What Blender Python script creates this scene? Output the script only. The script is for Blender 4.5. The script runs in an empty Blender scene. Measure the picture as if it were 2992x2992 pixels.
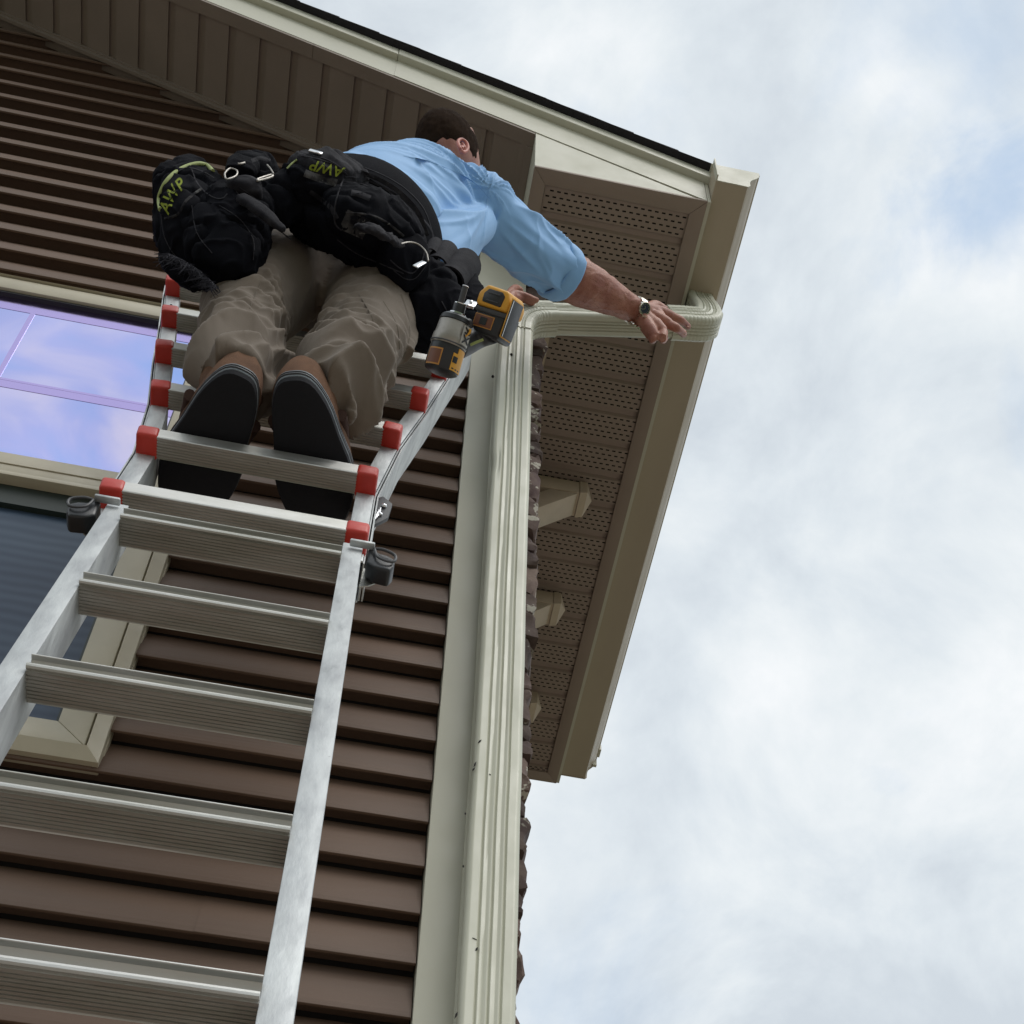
import bpy, bmesh, math, random
import numpy as np
from mathutils import Vector, Matrix, noise
random.seed(7)
S = bpy.context.scene
COL = S.collection
# ------------------------------------------------------------------ camera
CAMP = Vector((-0.15175, -1.94139, -4.23382))
RGT = Vector((0.983013, -0.182419, 0.020216))
DWN = Vector((0.144057, 0.698615, -0.700845))
FWD = Vector((0.113724, 0.691852, 0.713027))
UPV = -DWN
FPX, CX, CY, W = 4666.88, 1496.0, 2794.62, 2992.0
cd = bpy.data.cameras.new('camera'); cam = bpy.data.objects.new('camera', cd); COL.objects.link(cam)
cam.matrix_world = Matrix(((RGT.x, UPV.x, -FWD.x, CAMP.x), (RGT.y, UPV.y, -FWD.y, CAMP.y), (RGT.z, UPV.z, -FWD.z, CAMP.z), (0, 0, 0, 1)))
cd.sensor_width = 36; cd.lens = 36 * FPX / W
cd.shift_y = (CY - W / 2) / W
cd.clip_start = 0.05; cd.clip_end = 3000
S.camera = cam
# ------------------------------------------------------------------ world, sun, exposure
wd = bpy.data.worlds.new('World'); S.world = wd; wd.use_nodes = True
nt = wd.node_tree; nt.nodes.clear(); L = nt.links.new
SUN_EL, SUN_AZ = math.radians(50), math.radians(148)      # azimuth clockwise from +Y: high, behind the camera, to the right
out = nt.nodes.new('ShaderNodeOutputWorld'); bg = nt.nodes.new('ShaderNodeBackground')
sky = nt.nodes.new('ShaderNodeTexSky'); sky.sky_type = 'NISHITA'; sky.sun_disc = False
sky.sun_elevation = SUN_EL; sky.sun_rotation = SUN_AZ; sky.air_density = 1.0; sky.dust_density = 2.0
tc = nt.nodes.new('ShaderNodeTexCoord')
sc_ = nt.nodes.new('ShaderNodeVectorMath'); sc_.operation = 'SCALE'; sc_.inputs['Scale'].default_value = 0.07
L(sky.outputs[0], sc_.inputs[0])
def wnoise(scale, detail, rough, off, dist=0.0):
    m = nt.nodes.new('ShaderNodeMapping'); m.inputs['Location'].default_value = off; m.inputs['Scale'].default_value = (1, 1, 1)
    L(tc.outputs['Generated'], m.inputs[0])
    n = nt.nodes.new('ShaderNodeTexNoise'); n.inputs['Scale'].default_value = scale; n.inputs['Detail'].default_value = detail
    n.inputs['Roughness'].default_value = rough; n.inputs['Distortion'].default_value = dist
    L(m.outputs[0], n.inputs['Vector']); return n.outputs['Fac']
def ramp(fac, stops):
    r = nt.nodes.new('ShaderNodeValToRGB'); e = r.color_ramp.elements
    e[0].position, e[0].color = stops[0][0], (*stops[0][1], 1); e[1].position, e[1].color = stops[1][0], (*stops[1][1], 1)
    for p, c in stops[2:]:
        k = e.new(p); k.color = (*c, 1)
    L(fac, r.inputs[0]); return r.outputs[0]
n1 = wnoise(4.2, 7, 0.55, (0.35, 0.1, 0.2), 0.3)
n2 = wnoise(6.5, 9, 0.58, (3.1, 1.7, 0.4), 0.35)
cover = ramp(n1, [(0.26, (0.65, 0.65, 0.65)), (0.38, (1, 1, 1))])
shade = ramp(n2, [(0.33, (0.56, 0.615, 0.67)), (0.45, (0.65, 0.705, 0.75)), (0.54, (0.725, 0.77, 0.80)), (0.66, (0.82, 0.845, 0.865))])
blue = nt.nodes.new('ShaderNodeMix'); blue.data_type = 'RGBA'; blue.inputs[0].default_value = 0.78
L(sc_.outputs[0], blue.inputs[6]); blue.inputs[7].default_value = (0.38, 0.56, 0.82, 1)
gap = None          # two small openings in the cloud
n3 = wnoise(9.0, 6, 0.6, (1.3, 0.2, 2.2), 0.5)
for gx, gy, gr in ((2900, 480, 0.000), (1700, 2990, 0.02)):
    gd = (RGT * ((gx - CX) / FPX) + DWN * ((gy - CY) / FPX) + FWD).normalized()
    vs_ = nt.nodes.new('ShaderNodeVectorMath'); vs_.operation = 'DISTANCE'; L(tc.outputs['Generated'], vs_.inputs[0]); vs_.inputs[1].default_value = gd
    ml = nt.nodes.new('ShaderNodeMath'); ml.operation = 'MULTIPLY_ADD'; L(n3, ml.inputs[0]); ml.inputs[1].default_value = 0.24; L(vs_.outputs['Value'], ml.inputs[2])
    mr = nt.nodes.new('ShaderNodeMapRange'); L(ml.outputs[0], mr.inputs[0]); mr.inputs[1].default_value = gr * .35 + .085; mr.inputs[2].default_value = gr + .175
    mr.inputs[3].default_value = 0.35 if gx > 2000 else 0.75; mr.interpolation_type = 'SMOOTHSTEP'
    if gap is None: gap = mr.outputs[0]
    else:
        q_ = nt.nodes.new('ShaderNodeMath'); q_.operation = 'MULTIPLY'; L(gap, q_.inputs[0]); L(mr.outputs[0], q_.inputs[1]); gap = q_.outputs[0]
cg = nt.nodes.new('ShaderNodeMix'); cg.data_type = 'RGBA'; cg.blend_type = 'MULTIPLY'; cg.inputs[0].default_value = 1; L(cover, cg.inputs[6]); L(gap, cg.inputs[7]); cover = cg.outputs[2]
mx = nt.nodes.new('ShaderNodeMix'); mx.data_type = 'RGBA'
L(cover, mx.inputs[0]); L(blue.outputs[2], mx.inputs[6]); L(shade, mx.inputs[7])
L(mx.outputs[2], bg.inputs[0]); bg.inputs[1].default_value = 1.0; L(bg.outputs[0], out.inputs[0])
sl = bpy.data.lights.new('sun', 'SUN'); sun = bpy.data.objects.new('sun', sl); COL.objects.link(sun)
sl.energy = 1.5; sl.angle = math.radians(40); sl.color = (1.0, 0.965, 0.92)
sd = Vector((math.sin(SUN_AZ) * math.cos(SUN_EL), math.cos(SUN_AZ) * math.cos(SUN_EL), math.sin(SUN_EL)))
sun.rotation_euler = sd.to_track_quat('Z', 'Y').to_euler()
S.view_settings.view_transform = 'Standard'; S.view_settings.look = 'None'
S.view_settings.exposure = 0.18; S.view_settings.gamma = 1.0; S.view_settings.use_curve_mapping = False

# ------------------------------------------------------------------ helpers
def ray(px, py):
    return (RGT * ((px - CX) / FPX) + DWN * ((py - CY) / FPX) + FWD)
def at(px, py, **k):           # photo pixel -> point of the plane x=, y= or z=
    ax, v = list(k.items())[0]; i = 'xyz'.index(ax); d = ray(px, py)
    return CAMP + d * ((v - CAMP[i]) / d[i])
D = 1.5486

class MB:
    def __init__(s): s.v = []; s.f = []
    def add(s, vs, fs):
        o = len(s.v); s.v += [tuple(p) for p in vs]; s.f += [tuple(i + o for i in q) for q in fs]; return s
    def box(s, a, b, M=None):
        x0, y0, z0 = a; x1, y1, z1 = b
        vs = [(x0, y0, z0), (x1, y0, z0), (x1, y1, z0), (x0, y1, z0), (x0, y0, z1), (x1, y0, z1), (x1, y1, z1), (x0, y1, z1)]
        if M is not None: vs = [M @ Vector(p) for p in vs]
        return s.add(vs, [(0, 3, 2, 1), (4, 5, 6, 7), (0, 1, 5, 4), (1, 2, 6, 5), (2, 3, 7, 6), (3, 0, 4, 7)])
    def prism(s, poly, d, M=None):   # poly: 3-D points of a planar polygon, d: extrusion vector
        n = len(poly); d = Vector(d); a = [Vector(p) for p in poly]; vs = a + [p + d for p in a]
        if M is not None: vs = [M @ p for p in vs]
        fs = [tuple(range(n))[::-1], tuple(range(n, 2 * n))] + [(i, (i + 1) % n, n + (i + 1) % n, n + i) for i in range(n)]
        return s.add(vs, fs)
    def loft(s, rings, cap=True, closed=True):
        n = len(rings[0]); vs = [p for r in rings for p in r]; fs = []
        for k in range(len(rings) - 1):
            for i in range(n if closed else n - 1):
                j = (i + 1) % n; fs.append((k * n + i, k * n + j, (k + 1) * n + j, (k + 1) * n + i))
        if cap: fs += [tuple(range(n))[::-1], tuple(range((len(rings) - 1) * n, len(rings) * n))]
        return s.add(vs, fs)
    def tube(s, pts, n=16, sub=5, ref=(0, 0, 1), cap=True, power=2.0):   # pts: (x,y,z,ra,rb)
        P = [np.array(p if len(p) == 5 else (*p, p[3]), float) for p in pts]
        Q = []
        for i in range(len(P) - 1):
            p0 = P[max(i - 1, 0)]; p1 = P[i]; p2 = P[i + 1]; p3 = P[min(i + 2, len(P) - 1)]
            for k in range(sub):
                t = k / sub
                Q.append(0.5 * (2 * p1 + (p2 - p0) * t + (2 * p0 - 5 * p1 + 4 * p2 - p3) * t * t + (3 * p1 - p0 - 3 * p2 + p3) * t ** 3))
        Q.append(P[-1]); rings = []; side = None
        for i, q in enumerate(Q):
            a = Q[max(i - 1, 0)][:3]; b = Q[min(i + 1, len(Q) - 1)][:3]; T = Vector(b - a).normalized()
            if side is None:
                side = T.cross(Vector(ref))
                if side.length < 1e-3: side = T.cross(Vector((1, 0, 0)))
            side = (side - T * side.dot(T)).normalized(); up = side.cross(T)
            c = Vector(q[:3]); r = []
            for j in range(n):
                w = 2 * math.pi * j / n; cw, sw = math.cos(w), math.sin(w)
                k = (abs(cw) ** power + abs(sw) ** power) ** (-1 / power)
                r.append(c + side * (q[3] * cw * k) + up * (q[4] * sw * k))
            rings.append(r)
        return s.loft(rings, cap)
    def ball(s, c, r, n=16, M=None):
        rings = []
        for i in range(1, n):
            th = math.pi * i / n
            rings.append([Vector((math.cos(2 * math.pi * j / n) * math.sin(th) * r[0], math.sin(2 * math.pi * j / n) * math.sin(th) * r[1], -math.cos(th) * r[2])) for j in range(n)])
        if M is not None: rings = [[M @ p for p in q] for q in rings]
        c = Vector(c); return s.loft([[p + c for p in q] for q in rings])
    def mesh(s, name):
        m = bpy.data.meshes.new(name); m.from_pydata(s.v, [], s.f); m.update(); return m
def fixn(m):
    b = bmesh.new(); b.from_mesh(m); bmesh.ops.recalc_face_normals(b, faces=b.faces); b.to_mesh(m); b.free()
def bevel(m, w, seg=2, ang=30):
    b = bmesh.new(); b.from_mesh(m); bmesh.ops.recalc_face_normals(b, faces=b.faces)
    e = [x for x in b.edges if len(x.link_faces) == 2 and x.calc_face_angle(0) > math.radians(ang)]
    bmesh.ops.bevel(b, geom=e, offset=w, segments=seg, affect='EDGES', profile=0.5, clamp_overlap=True)
    b.to_mesh(m); b.free()
def put(name, mb, mat, parent=None, bev=0, seg=2, smooth=False, ang=35, M=None):
    m = mb.mesh(name) if isinstance(mb, MB) else mb
    if M is not None: m.transform(M)
    if bev: bevel(m, bev, seg)
    elif isinstance(mb, MB): fixn(m)
    if smooth or bev:
        m.polygons.foreach_set('use_smooth', [True] * len(m.polygons))
        try: m.set_sharp_from_angle(angle=math.radians(ang))
        except Exception: pass
    if mat is not None: m.materials.clear(); m.materials.append(mat)
    o = bpy.data.objects.new(name, m); COL.objects.link(o)
    if parent is not None: o.parent = parent
    return o
def thing(name, label, cat, group=None):
    o = bpy.data.objects.new(name, None); COL.objects.link(o); o['label'] = label; o['category'] = cat
    if group: o['group'] = group
    o.empty_display_size = 0.1
    return o
def tag(o, label, cat, group=None, kind=None):
    if label: o['label'] = label
    if cat: o['category'] = cat
    if group: o['group'] = group
    if kind: o['kind'] = kind
    return o

# ------------------------------------------------------------------ materials
def mat(name, col, rough=0.5, metal=0.0, var=0.0, vscale=8.0, vcol=None, bump=0.0, bscale=200.0, stretch=(1, 1, 1), spec=0.5,
        grain=0.0, coat=0.0, specks=None, aniso=None, sheen=0.0, obj_rand=0.0):
    m = bpy.data.materials.new(name); m.use_nodes = True; t = m.node_tree; N = t.nodes; K = t.links.new
    b = N['Principled BSDF']; b.inputs['Roughness'].default_value = rough; b.inputs['Metallic'].default_value = metal
    b.inputs['Specular IOR Level'].default_value = spec
    if coat: b.inputs['Coat Weight'].default_value = coat; b.inputs['Coat Roughness'].default_value = 0.15
    if sheen: b.inputs['Sheen Weight'].default_value = sheen
    tcn = N.new('ShaderNodeTexCoord'); mp = N.new('ShaderNodeMapping'); mp.inputs['Scale'].default_value = stretch
    K(tcn.outputs['Object'], mp.inputs[0])
    def tex(scale, detail=5, rough_=0.6, mapped=True):
        n = N.new('ShaderNodeTexNoise'); n.inputs['Scale'].default_value = scale; n.inputs['Detail'].default_value = detail
        n.inputs['Roughness'].default_value = rough_; K((mp if mapped else tcn).outputs[0 if mapped else 3], n.inputs['Vector']); return n.outputs['Fac']
    rgb = N.new('ShaderNodeRGB'); rgb.outputs[0].default_value = (*col, 1); cur = rgb.outputs[0]
    def mix(a, bcol, fac, blend='MIX'):
        x = N.new('ShaderNodeMix'); x.data_type = 'RGBA'; x.blend_type = blend
        K(a, x.inputs[6]); x.inputs[7].default_value = (*bcol, 1)
        if isinstance(fac, float): x.inputs[0].default_value = fac
        else: K(fac, x.inputs[0])
        return x.outputs[2]
    def rng(f, a, c, lo=0.0, hi=1.0):
        x = N.new('ShaderNodeMapRange'); x.inputs[1].default_value = a; x.inputs[2].default_value = c
        x.inputs[3].default_value = lo; x.inputs[4].default_value = hi; K(f, x.inputs[0]); return x.outputs[0]
    if var:
        vc = vcol if vcol else tuple(c * 0.45 for c in col)
        cur = mix(cur, vc, rng(tex(vscale), 0.38, 0.68, 0, var))
    if specks:
        scol, sscale, lo = specks
        cur = mix(cur, scol, rng(tex(sscale, 3, 0.7, False), lo, lo + 0.03))
    if grain:
        cur = mix(cur, tuple(c * 0.55 for c in col), rng(tex(900, 2, 0.5, False), 0.35, 0.65, 0, grain))
    if obj_rand:
        oi = N.new('ShaderNodeObjectInfo'); hs = N.new('ShaderNodeHueSaturation')
        K(oi.outputs['Random'], (r_ := N.new('ShaderNodeMapRange')).inputs[0]); r_.inputs[3].default_value = 1 - obj_rand; r_.inputs[4].default_value = 1 + obj_rand
        K(r_.outputs[0], hs.inputs['Value']); K(cur, hs.inputs['Color']); cur = hs.outputs[0]
    K(cur, b.inputs['Base Color'])
    if bump:
        bp = N.new('ShaderNodeBump'); bp.inputs['Strength'].default_value = bump; bp.inputs['Distance'].default_value = 0.002
        K(tex(bscale), bp.inputs['Height']); K(bp.outputs[0], b.inputs['Normal'])
    if metal or rough < 0.5:
        K(rng(tex(vscale * 3), 0.3, 0.7, rough * 0.8, min(1, rough * 1.35)), b.inputs['Roughness'])
    return m
M_SIDING = mat('brown vinyl siding', (0.140, 0.088, 0.060), 0.55, var=0.6, vscale=5, vcol=(0.100, 0.072, 0.056), bump=0.55, bscale=90, stretch=(0.07, 1, 1), grain=0.35, spec=0.3, specks=((0.24, 0.21, 0.18), 30, 0.80), obj_rand=0.07)
M_TRIM = mat('cream aluminium trim', (0.50, 0.49, 0.40), 0.45, var=0.25, vscale=2.5, vcol=(0.42, 0.41, 0.33), bump=0.05, bscale=30, grain=0.06, specks=((0.16, 0.14, 0.10), 38, 0.76))
M_SOFFIT = mat('tan soffit', (0.31, 0.248, 0.205), 0.55, var=0.2, vscale=4, bump=0.15, bscale=300, grain=0.25, spec=0.3)
M_SOFFIT2 = mat('brown grey rake soffit', (0.245, 0.20, 0.17), 0.6, var=0.2, vscale=4, bump=0.15, bscale=300, grain=0.25, spec=0.3)
M_GUTTER = mat('tan gutter', (0.42, 0.36, 0.27), 0.42, var=0.35, vscale=5, vcol=(0.34, 0.285, 0.215), grain=0.12, stretch=(1, 0.3, 1))
M_PIPE = mat('pale green cream downspout', (0.52, 0.525, 0.43), 0.4, var=0.35, vscale=9, vcol=(0.43, 0.43, 0.34), stretch=(1, 1, 0.35), grain=0.05, specks=((0.12, 0.11, 0.08), 30, 0.745))
M_VINYL = mat('beige vinyl window frame', (0.47, 0.425, 0.32), 0.4, var=0.25, vscale=6, grain=0.08, bump=0.05)
M_SHINGLE = mat('black asphalt shingle', (0.018, 0.016, 0.02), 0.9, var=0.4, vscale=60, bump=0.8, bscale=400)
M_ALU = mat('scuffed aluminium', (0.52, 0.545, 0.55), 0.52, metal=0.55, var=0.9, vscale=16, vcol=(0.32, 0.335, 0.35), stretch=(1.6, 1.6, 0.25), bump=0.35, bscale=90, specks=((0.10, 0.10, 0.11), 24, 0.72))
M_RUNG = mat('ribbed aluminium rung', (0.52, 0.52, 0.50), 0.45, metal=0.85, var=0.8, vscale=20, vcol=(0.33, 0.33, 0.29), stretch=(0.15, 1, 1), bump=0.3, bscale=120, specks=((0.12, 0.11, 0.10), 22, 0.74))
M_RED = mat('red plastic', (0.52, 0.035, 0.022), 0.42, var=0.45, vscale=25, vcol=(0.34, 0.02, 0.015), bump=0.12, bscale=150)
M_BLKP = mat('black plastic', (0.018, 0.02, 0.024), 0.35, var=0.2, vscale=20, bump=0.08)
M_CHROME = mat('polished steel', (0.7, 0.71, 0.73), 0.18, metal=1.0)
M_SKIN = mat('skin', (0.42, 0.20, 0.145), 0.5, var=0.9, vscale=17, vcol=(0.25, 0.085, 0.062), bump=0.6, bscale=200, spec=0.35, grain=0.12)
M_SKIN.node_tree.nodes['Principled BSDF'].inputs['Subsurface Weight'].default_value = 0.08
M_SKIN.node_tree.nodes['Principled BSDF'].inputs['Subsurface Scale'].default_value = 0.01
M_SHIRT = mat('light blue knit', (0.225, 0.445, 0.77), 0.65, var=0.25, vscale=9, vcol=(0.20, 0.40, 0.72), bump=0.2, bscale=700, sheen=0.15, spec=0.35, stretch=(1, 1, 1))
M_CUFF = M_SHIRT
M_KHAKI = mat('khaki canvas', (0.165, 0.135, 0.108), 0.8, var=0.35, vscale=10, vcol=(0.13, 0.107, 0.08), bump=0.3, bscale=900, sheen=0.1, grain=0.15, spec=0.2)
M_NYLON = mat('black nylon', (0.004, 0.0045, 0.007), 0.85, var=0.5, vscale=11, vcol=(0.009, 0.0095, 0.014), bump=0.5, bscale=500, sheen=0.0, spec=0.06)
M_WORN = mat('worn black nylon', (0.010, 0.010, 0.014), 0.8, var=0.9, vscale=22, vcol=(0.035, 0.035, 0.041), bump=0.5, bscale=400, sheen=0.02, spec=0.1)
M_LIME = mat('lime green trim', (0.34, 0.40, 0.14), 0.7, var=0.3, vscale=60, bump=0.3)
M_LIME2 = mat('lime embroidery', (0.25, 0.30, 0.04), 0.8, var=0.6, vscale=120, vcol=(0.08, 0.10, 0.02), spec=0.1)
M_SUEDE = mat('brown suede', (0.15, 0.082, 0.050), 0.9, var=0.6, vscale=25, vcol=(0.08, 0.045, 0.03), bump=0.6, bscale=600, spec=0.15)
M_SUEDED = mat('dark brown suede', (0.06, 0.035, 0.028), 0.9, var=0.4, vscale=25, bump=0.5, bscale=500, spec=0.15)
M_RUBBER = mat('black rubber sole', (0.012, 0.013, 0.017), 0.8, bump=0.4, bscale=150, spec=0.25)
M_FOX = mat('grey rubber midsole', (0.22, 0.25, 0.28), 0.7, var=0.5, vscale=40, bump=0.2, spec=0.3)
M_HAIR = mat('dark brown hair', (0.030, 0.018, 0.012), 0.9, var=0.6, vscale=60, bump=1.0, bscale=500, spec=0.04)
M_YEL = mat('yellow plastic', (0.72, 0.36, 0.035), 0.45, var=0.15, vscale=20, bump=0.08)
M_ORG = mat('faded yellow label', (0.52, 0.24, 0.05), 0.5, var=0.3, vscale=60)
M_ORG2 = mat('dull orange label', (0.17, 0.065, 0.035), 0.5, var=0.3, vscale=60)
M_DGREY = mat('dark grey plastic', (0.05, 0.052, 0.058), 0.5, bump=0.1)
M_TOOLG = mat('brushed tool metal', (0.35, 0.33, 0.30), 0.4, metal=0.7, var=0.4, vscale=30)
M_STONE = mat('brown ledge stone', (0.115, 0.082, 0.066), 0.9, var=1.0, vscale=17, vcol=(0.06, 0.035, 0.035), bump=1.0, bscale=70, obj_rand=0.5, specks=((0.34, 0.32, 0.27), 19, 0.60))
M_MORTAR = mat('dark mortar', (0.04, 0.036, 0.034), 0.95, bump=0.6, bscale=80)
M_WOOD = mat('tan painted bracket', (0.46, 0.37, 0.27), 0.55, var=0.25, vscale=9, bump=0.1)
M_GRASS = mat('grass', (0.06, 0.09, 0.03), 0.95, var=0.6, vscale=0.8, bump=0.6, bscale=8)
M_CONC = mat('grey concrete', (0.38, 0.325, 0.275), 0.9, var=0.4, vscale=2, bump=0.5, bscale=60)
M_DARK = mat('near black', (0.012, 0.011, 0.011), 0.9)
M_GROOVE = M_SOFFIT2
def glass_mat(name, kind):
    m = bpy.data.materials.new(name); m.use_nodes = True; t = m.node_tree; N = t.nodes; K = t.links.new
    b = N['Principled BSDF']; b.inputs['Roughness'].default_value = 0.05
    tcn = N.new('ShaderNodeTexCoord'); mp = N.new('ShaderNodeMapping'); K(tcn.outputs['Object'], mp.inputs[0])
    n = N.new('ShaderNodeTexNoise'); n.inputs['Detail'].default_value = 4; K(mp.outputs[0], n.inputs['Vector'])
    r = N.new('ShaderNodeValToRGB'); K(n.outputs['Fac'], r.inputs[0]); e = r.color_ramp.elements
    if kind == 'film':     # coated pane: violet and blue interference colours, reflected clouds painted in as noise
        n.inputs['Scale'].default_value = 2.6; n.inputs['Roughness'].default_value = 0.45; n.inputs['Distortion'].default_value = 0.6; b.inputs['Metallic'].default_value = 1.0
        e[0].position = 0.32; e[0].color = (0.32, 0.47, 0.92, 1); e[1].position = 0.70; e[1].color = (0.82, 0.72, 0.92, 1)
        k = e.new(0.5); k.color = (0.50, 0.52, 0.92, 1)
        K(r.outputs[0], b.inputs['Base Color'])
    else:                  # insect screen over glass: dull slate blue with a faint weave
        n.inputs['Scale'].default_value = 3.0; mp.inputs['Scale'].default_value = (0.5, 1, 2.0)
        e[0].position = 0.3; e[0].color = (0.035, 0.055, 0.095, 1); e[1].position = 0.7; e[1].color = (0.065, 0.095, 0.14, 1)
        wv = N.new('ShaderNodeTexWave'); wv.wave_type = 'BANDS'; wv.bands_direction = 'Z'; wv.inputs['Scale'].default_value = 9; wv.inputs['Distortion'].default_value = 3.5; wv.inputs['Detail Scale'].default_value = 0.6
        K(tcn.outputs['Object'], wv.inputs['Vector'])
        x = N.new('ShaderNodeMix'); x.data_type = 'RGBA'; x.blend_type = 'MULTIPLY'; K(r.outputs[0], x.inputs[6]); x.inputs[7].default_value = (0.68, 0.72, 0.78, 1)
        K(wv.outputs['Fac'], x.inputs[0]); K(x.outputs[2], b.inputs['Base Color']); b.inputs['Roughness'].default_value = 0.35; b.inputs['Specular IOR Level'].default_value = 0.25
    return m
M_FILM = glass_mat('violet coated glass', 'film'); M_SCREEN = glass_mat('screened glass', 'screen')
M_GRILLE = mat('violet grille behind coated glass', (0.50, 0.41, 0.78), 0.12, metal=1.0)

# ------------------------------------------------------------------ ground
GZ = -5.83
g = put('ground', MB().add([(-400, -400, GZ), (400, -400, GZ), (400, 400, GZ), (-400, 400, GZ)], [(0, 1, 2, 3)]), M_GRASS); tag(g, None, None, kind='structure')
g = put('bounce_paving', MB().box((-9, -9, GZ + 0.004), (9, -0.25, GZ + 0.05)).box((0.5, -0.25, GZ + 0.004), (9, 8, GZ + 0.05)), M_CONC); tag(g, None, None, kind='structure')  # unseen concrete, added to bounce warm light up to the soffits

# ------------------------------------------------------------------ house
house = thing('house', 'house corner with brown lap siding, cream corner board and brown soffits behind the ladder', 'house')
def RL(x): return 0.801 + 0.567 * (0.646 - x)          # lower edge line of the rake fascia
XR, XL = -3.2, -7.05                                    # ridge and far eave
WL = -6.5
def put_h(name, mb, m, **k): return put(name, mb, m, house, **k)
PITCH = 0.127; WT, WB, WX0, WX1 = 0.055, -1.880, -1.685, -0.63   # window opening
def prof(z, zb): # face position of a plank at height z
    u = (z - zb) / PITCH
    return 0.0012 if u < 0.06 else 0.0012 + 0.033 * ((u - 0.06) / 0.94) ** 1.3
def plank_mb(mb, x0, x1, zb, z0, z1):
    zs = [z0 + (z1 - z0) * i / 9 for i in range(10)]
    poly = [(x0, prof(z, zb), z) for z in zs] + [(x0, 0.045, z1)]
    if z0 == zb:   # butt lip, then the hollow behind it
        poly = [(x0, 0.0, zb + 0.001)] + poly[:] + [(x0, 0.045, zb + 0.024), (x0, 0.0100, zb + 0.022), (x0, 0.0080, zb + 0.004), (x0, 0.0055, zb)]
    else: poly += [(x0, 0.045, z0)]
    mb.prism(poly, (x1 - x0, 0, 0))
k = -46
while True:
    zb = k * PITCH; zt = zb + PITCH
    if zb > RL(XR) + 0.05: break
    xr = 0.0 if zb < RL(0.0) - 0.02 else 0.646 - (zb - 0.801) / 0.567 - 0.034
    xl = WL if zb < 0.75 else (XR - (xr - XR) if zb > RL(0.0) - 0.02 else WL)
    mb = MB()
    if zt <= WB or zb >= WT:
        xj = -0.25 - ((k * 37) % 23) * 0.13
        if k % 3 == 0 and xl + .3 < xj < xr - .15:      # overlap joint: the right length laps a millimetre over the left one
            plank_mb(mb, xl, xj, zb, zb, zt); m2_ = MB(); plank_mb(m2_, xj, xr, zb, zb, zt); mb.add([(x_, y_ - .0014, z_ - .0006) for x_, y_, z_ in m2_.v], m2_.f)
        else: plank_mb(mb, xl, xr, zb, zb, zt)
    else:
        plank_mb(mb, xl, WX0, zb, zb, zt); plank_mb(mb, WX1, xr, zb, zb, zt)
        if zb < WB: plank_mb(mb, WX0, WX1, zb, zb, WB)
        if zt > WT: plank_mb(mb, WX0, WX1, zb, WT, zt)
    put_h('siding_plank', mb, M_SIDING)
    k += 1
# wall bodies behind the cladding
put_h('wall', MB().prism([(WL, 0.0460, GZ), (0.14, 0.0460, GZ), (0.14, 0.0460, 0.86), (0.14, 0.0460, RL(0.14) + 0.1), (XR, 0.0460, RL(XR) + 0.1), (WL, 0.0460, RL(0.14) + 0.1)], (0, 0.008, 0)), M_DARK)
put_h('side_wall', MB().box((0.10, 0.045, GZ), (0.165, 1.64, 0.82)), M_MORTAR)
put_h('back_wall', MB().box((WL, 1.60, GZ), (0.10, 1.64, 0.82)), M_MORTAR)
put_h('left_wall', MB().box((WL, 0.045, GZ), (WL + 0.06, 1.60, 0.82)), M_MORTAR)
put_h('main_wall', MB().box((-6.6, 1.65, GZ), (-0.7, 8.0, 0.8)), M_SIDING)
put_h('corner_board', MB().box((0.002, -0.008, GZ), (0.150, 0.0455, RL(0.1) - 0.02)), M_TRIM, bev=0.002)
put_h('corner_board', MB().box((0.1205, 0.047, GZ), (0.1495, 0.060, 0.79)), M_TRIM, bev=0.002)
# ledge stone of the side wall
def stone_mb(x0, x1, y0, y1, z0, z1, rough=0.010, n=(3, 3, 3)):
    mb = MB(); r = random.Random(int((y0 * 71 + z0 * 131 + x0 * 17) * 1000)); off = Vector((r.random() * 50, r.random() * 50, r.random() * 50))
    m = bmesh.new(); bmesh.ops.create_cube(m, size=1)
    bmesh.ops.subdivide_edges(m, edges=m.edges, cuts=n[0], use_grid_fill=True)
    for v in m.verts:
        p = Vector((x0 + (v.co.x + .5) * (x1 - x0), y0 + (v.co.y + .5) * (y1 - y0), z0 + (v.co.z + .5) * (z1 - z0)))
        c = Vector(((x0 + x1) / 2, (y0 + y1) / 2, (z0 + z1) / 2)); q = (v.co * 2)
        cor = sum(1 for t in (q.x, q.y, q.z) if abs(t) > 0.98)
        p += (c - p) * (0.0, 0.0, 0.03, 0.10)[cor]
        p += noise.noise_vector(p * 20 + off) * rough + noise.noise_vector(p * 55 + off) * rough * .45
        v.co = p
    me = bpy.data.meshes.new('stone'); m.to_mesh(me); m.free(); return me
z = GZ; row = 0
while z < 0.74:
    h = random.choice((0.06, 0.075, 0.09, 0.11, 0.13)); near = z > -2.9
    y = 0.004
    first = True
    while y < 1.62:
        ln = random.uniform(0.10, 0.24) if first else random.uniform(0.22, 0.5)
        ln = min(ln, 1.645 - y)
        if ln > 0.04 and (near or first):
            x1 = 0.1815 + 0.0088 * (z + 2.39) + 0.008 * random.random()
            hh = h - 0.008
            put_h('stone', stone_mb(0.152, x1 + random.uniform(-.006, .006), y + random.uniform(-.004, .008), y + ln - 0.006, z, min(z + hh, 0.79), 0.013 if first else 0.010, n=(5, 4, 5) if first else (3, 3, 3)), M_STONE, smooth=True, ang=28)
        elif first is False and not near: pass
        y += ln; first = False
    z += h; row += 1
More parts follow.
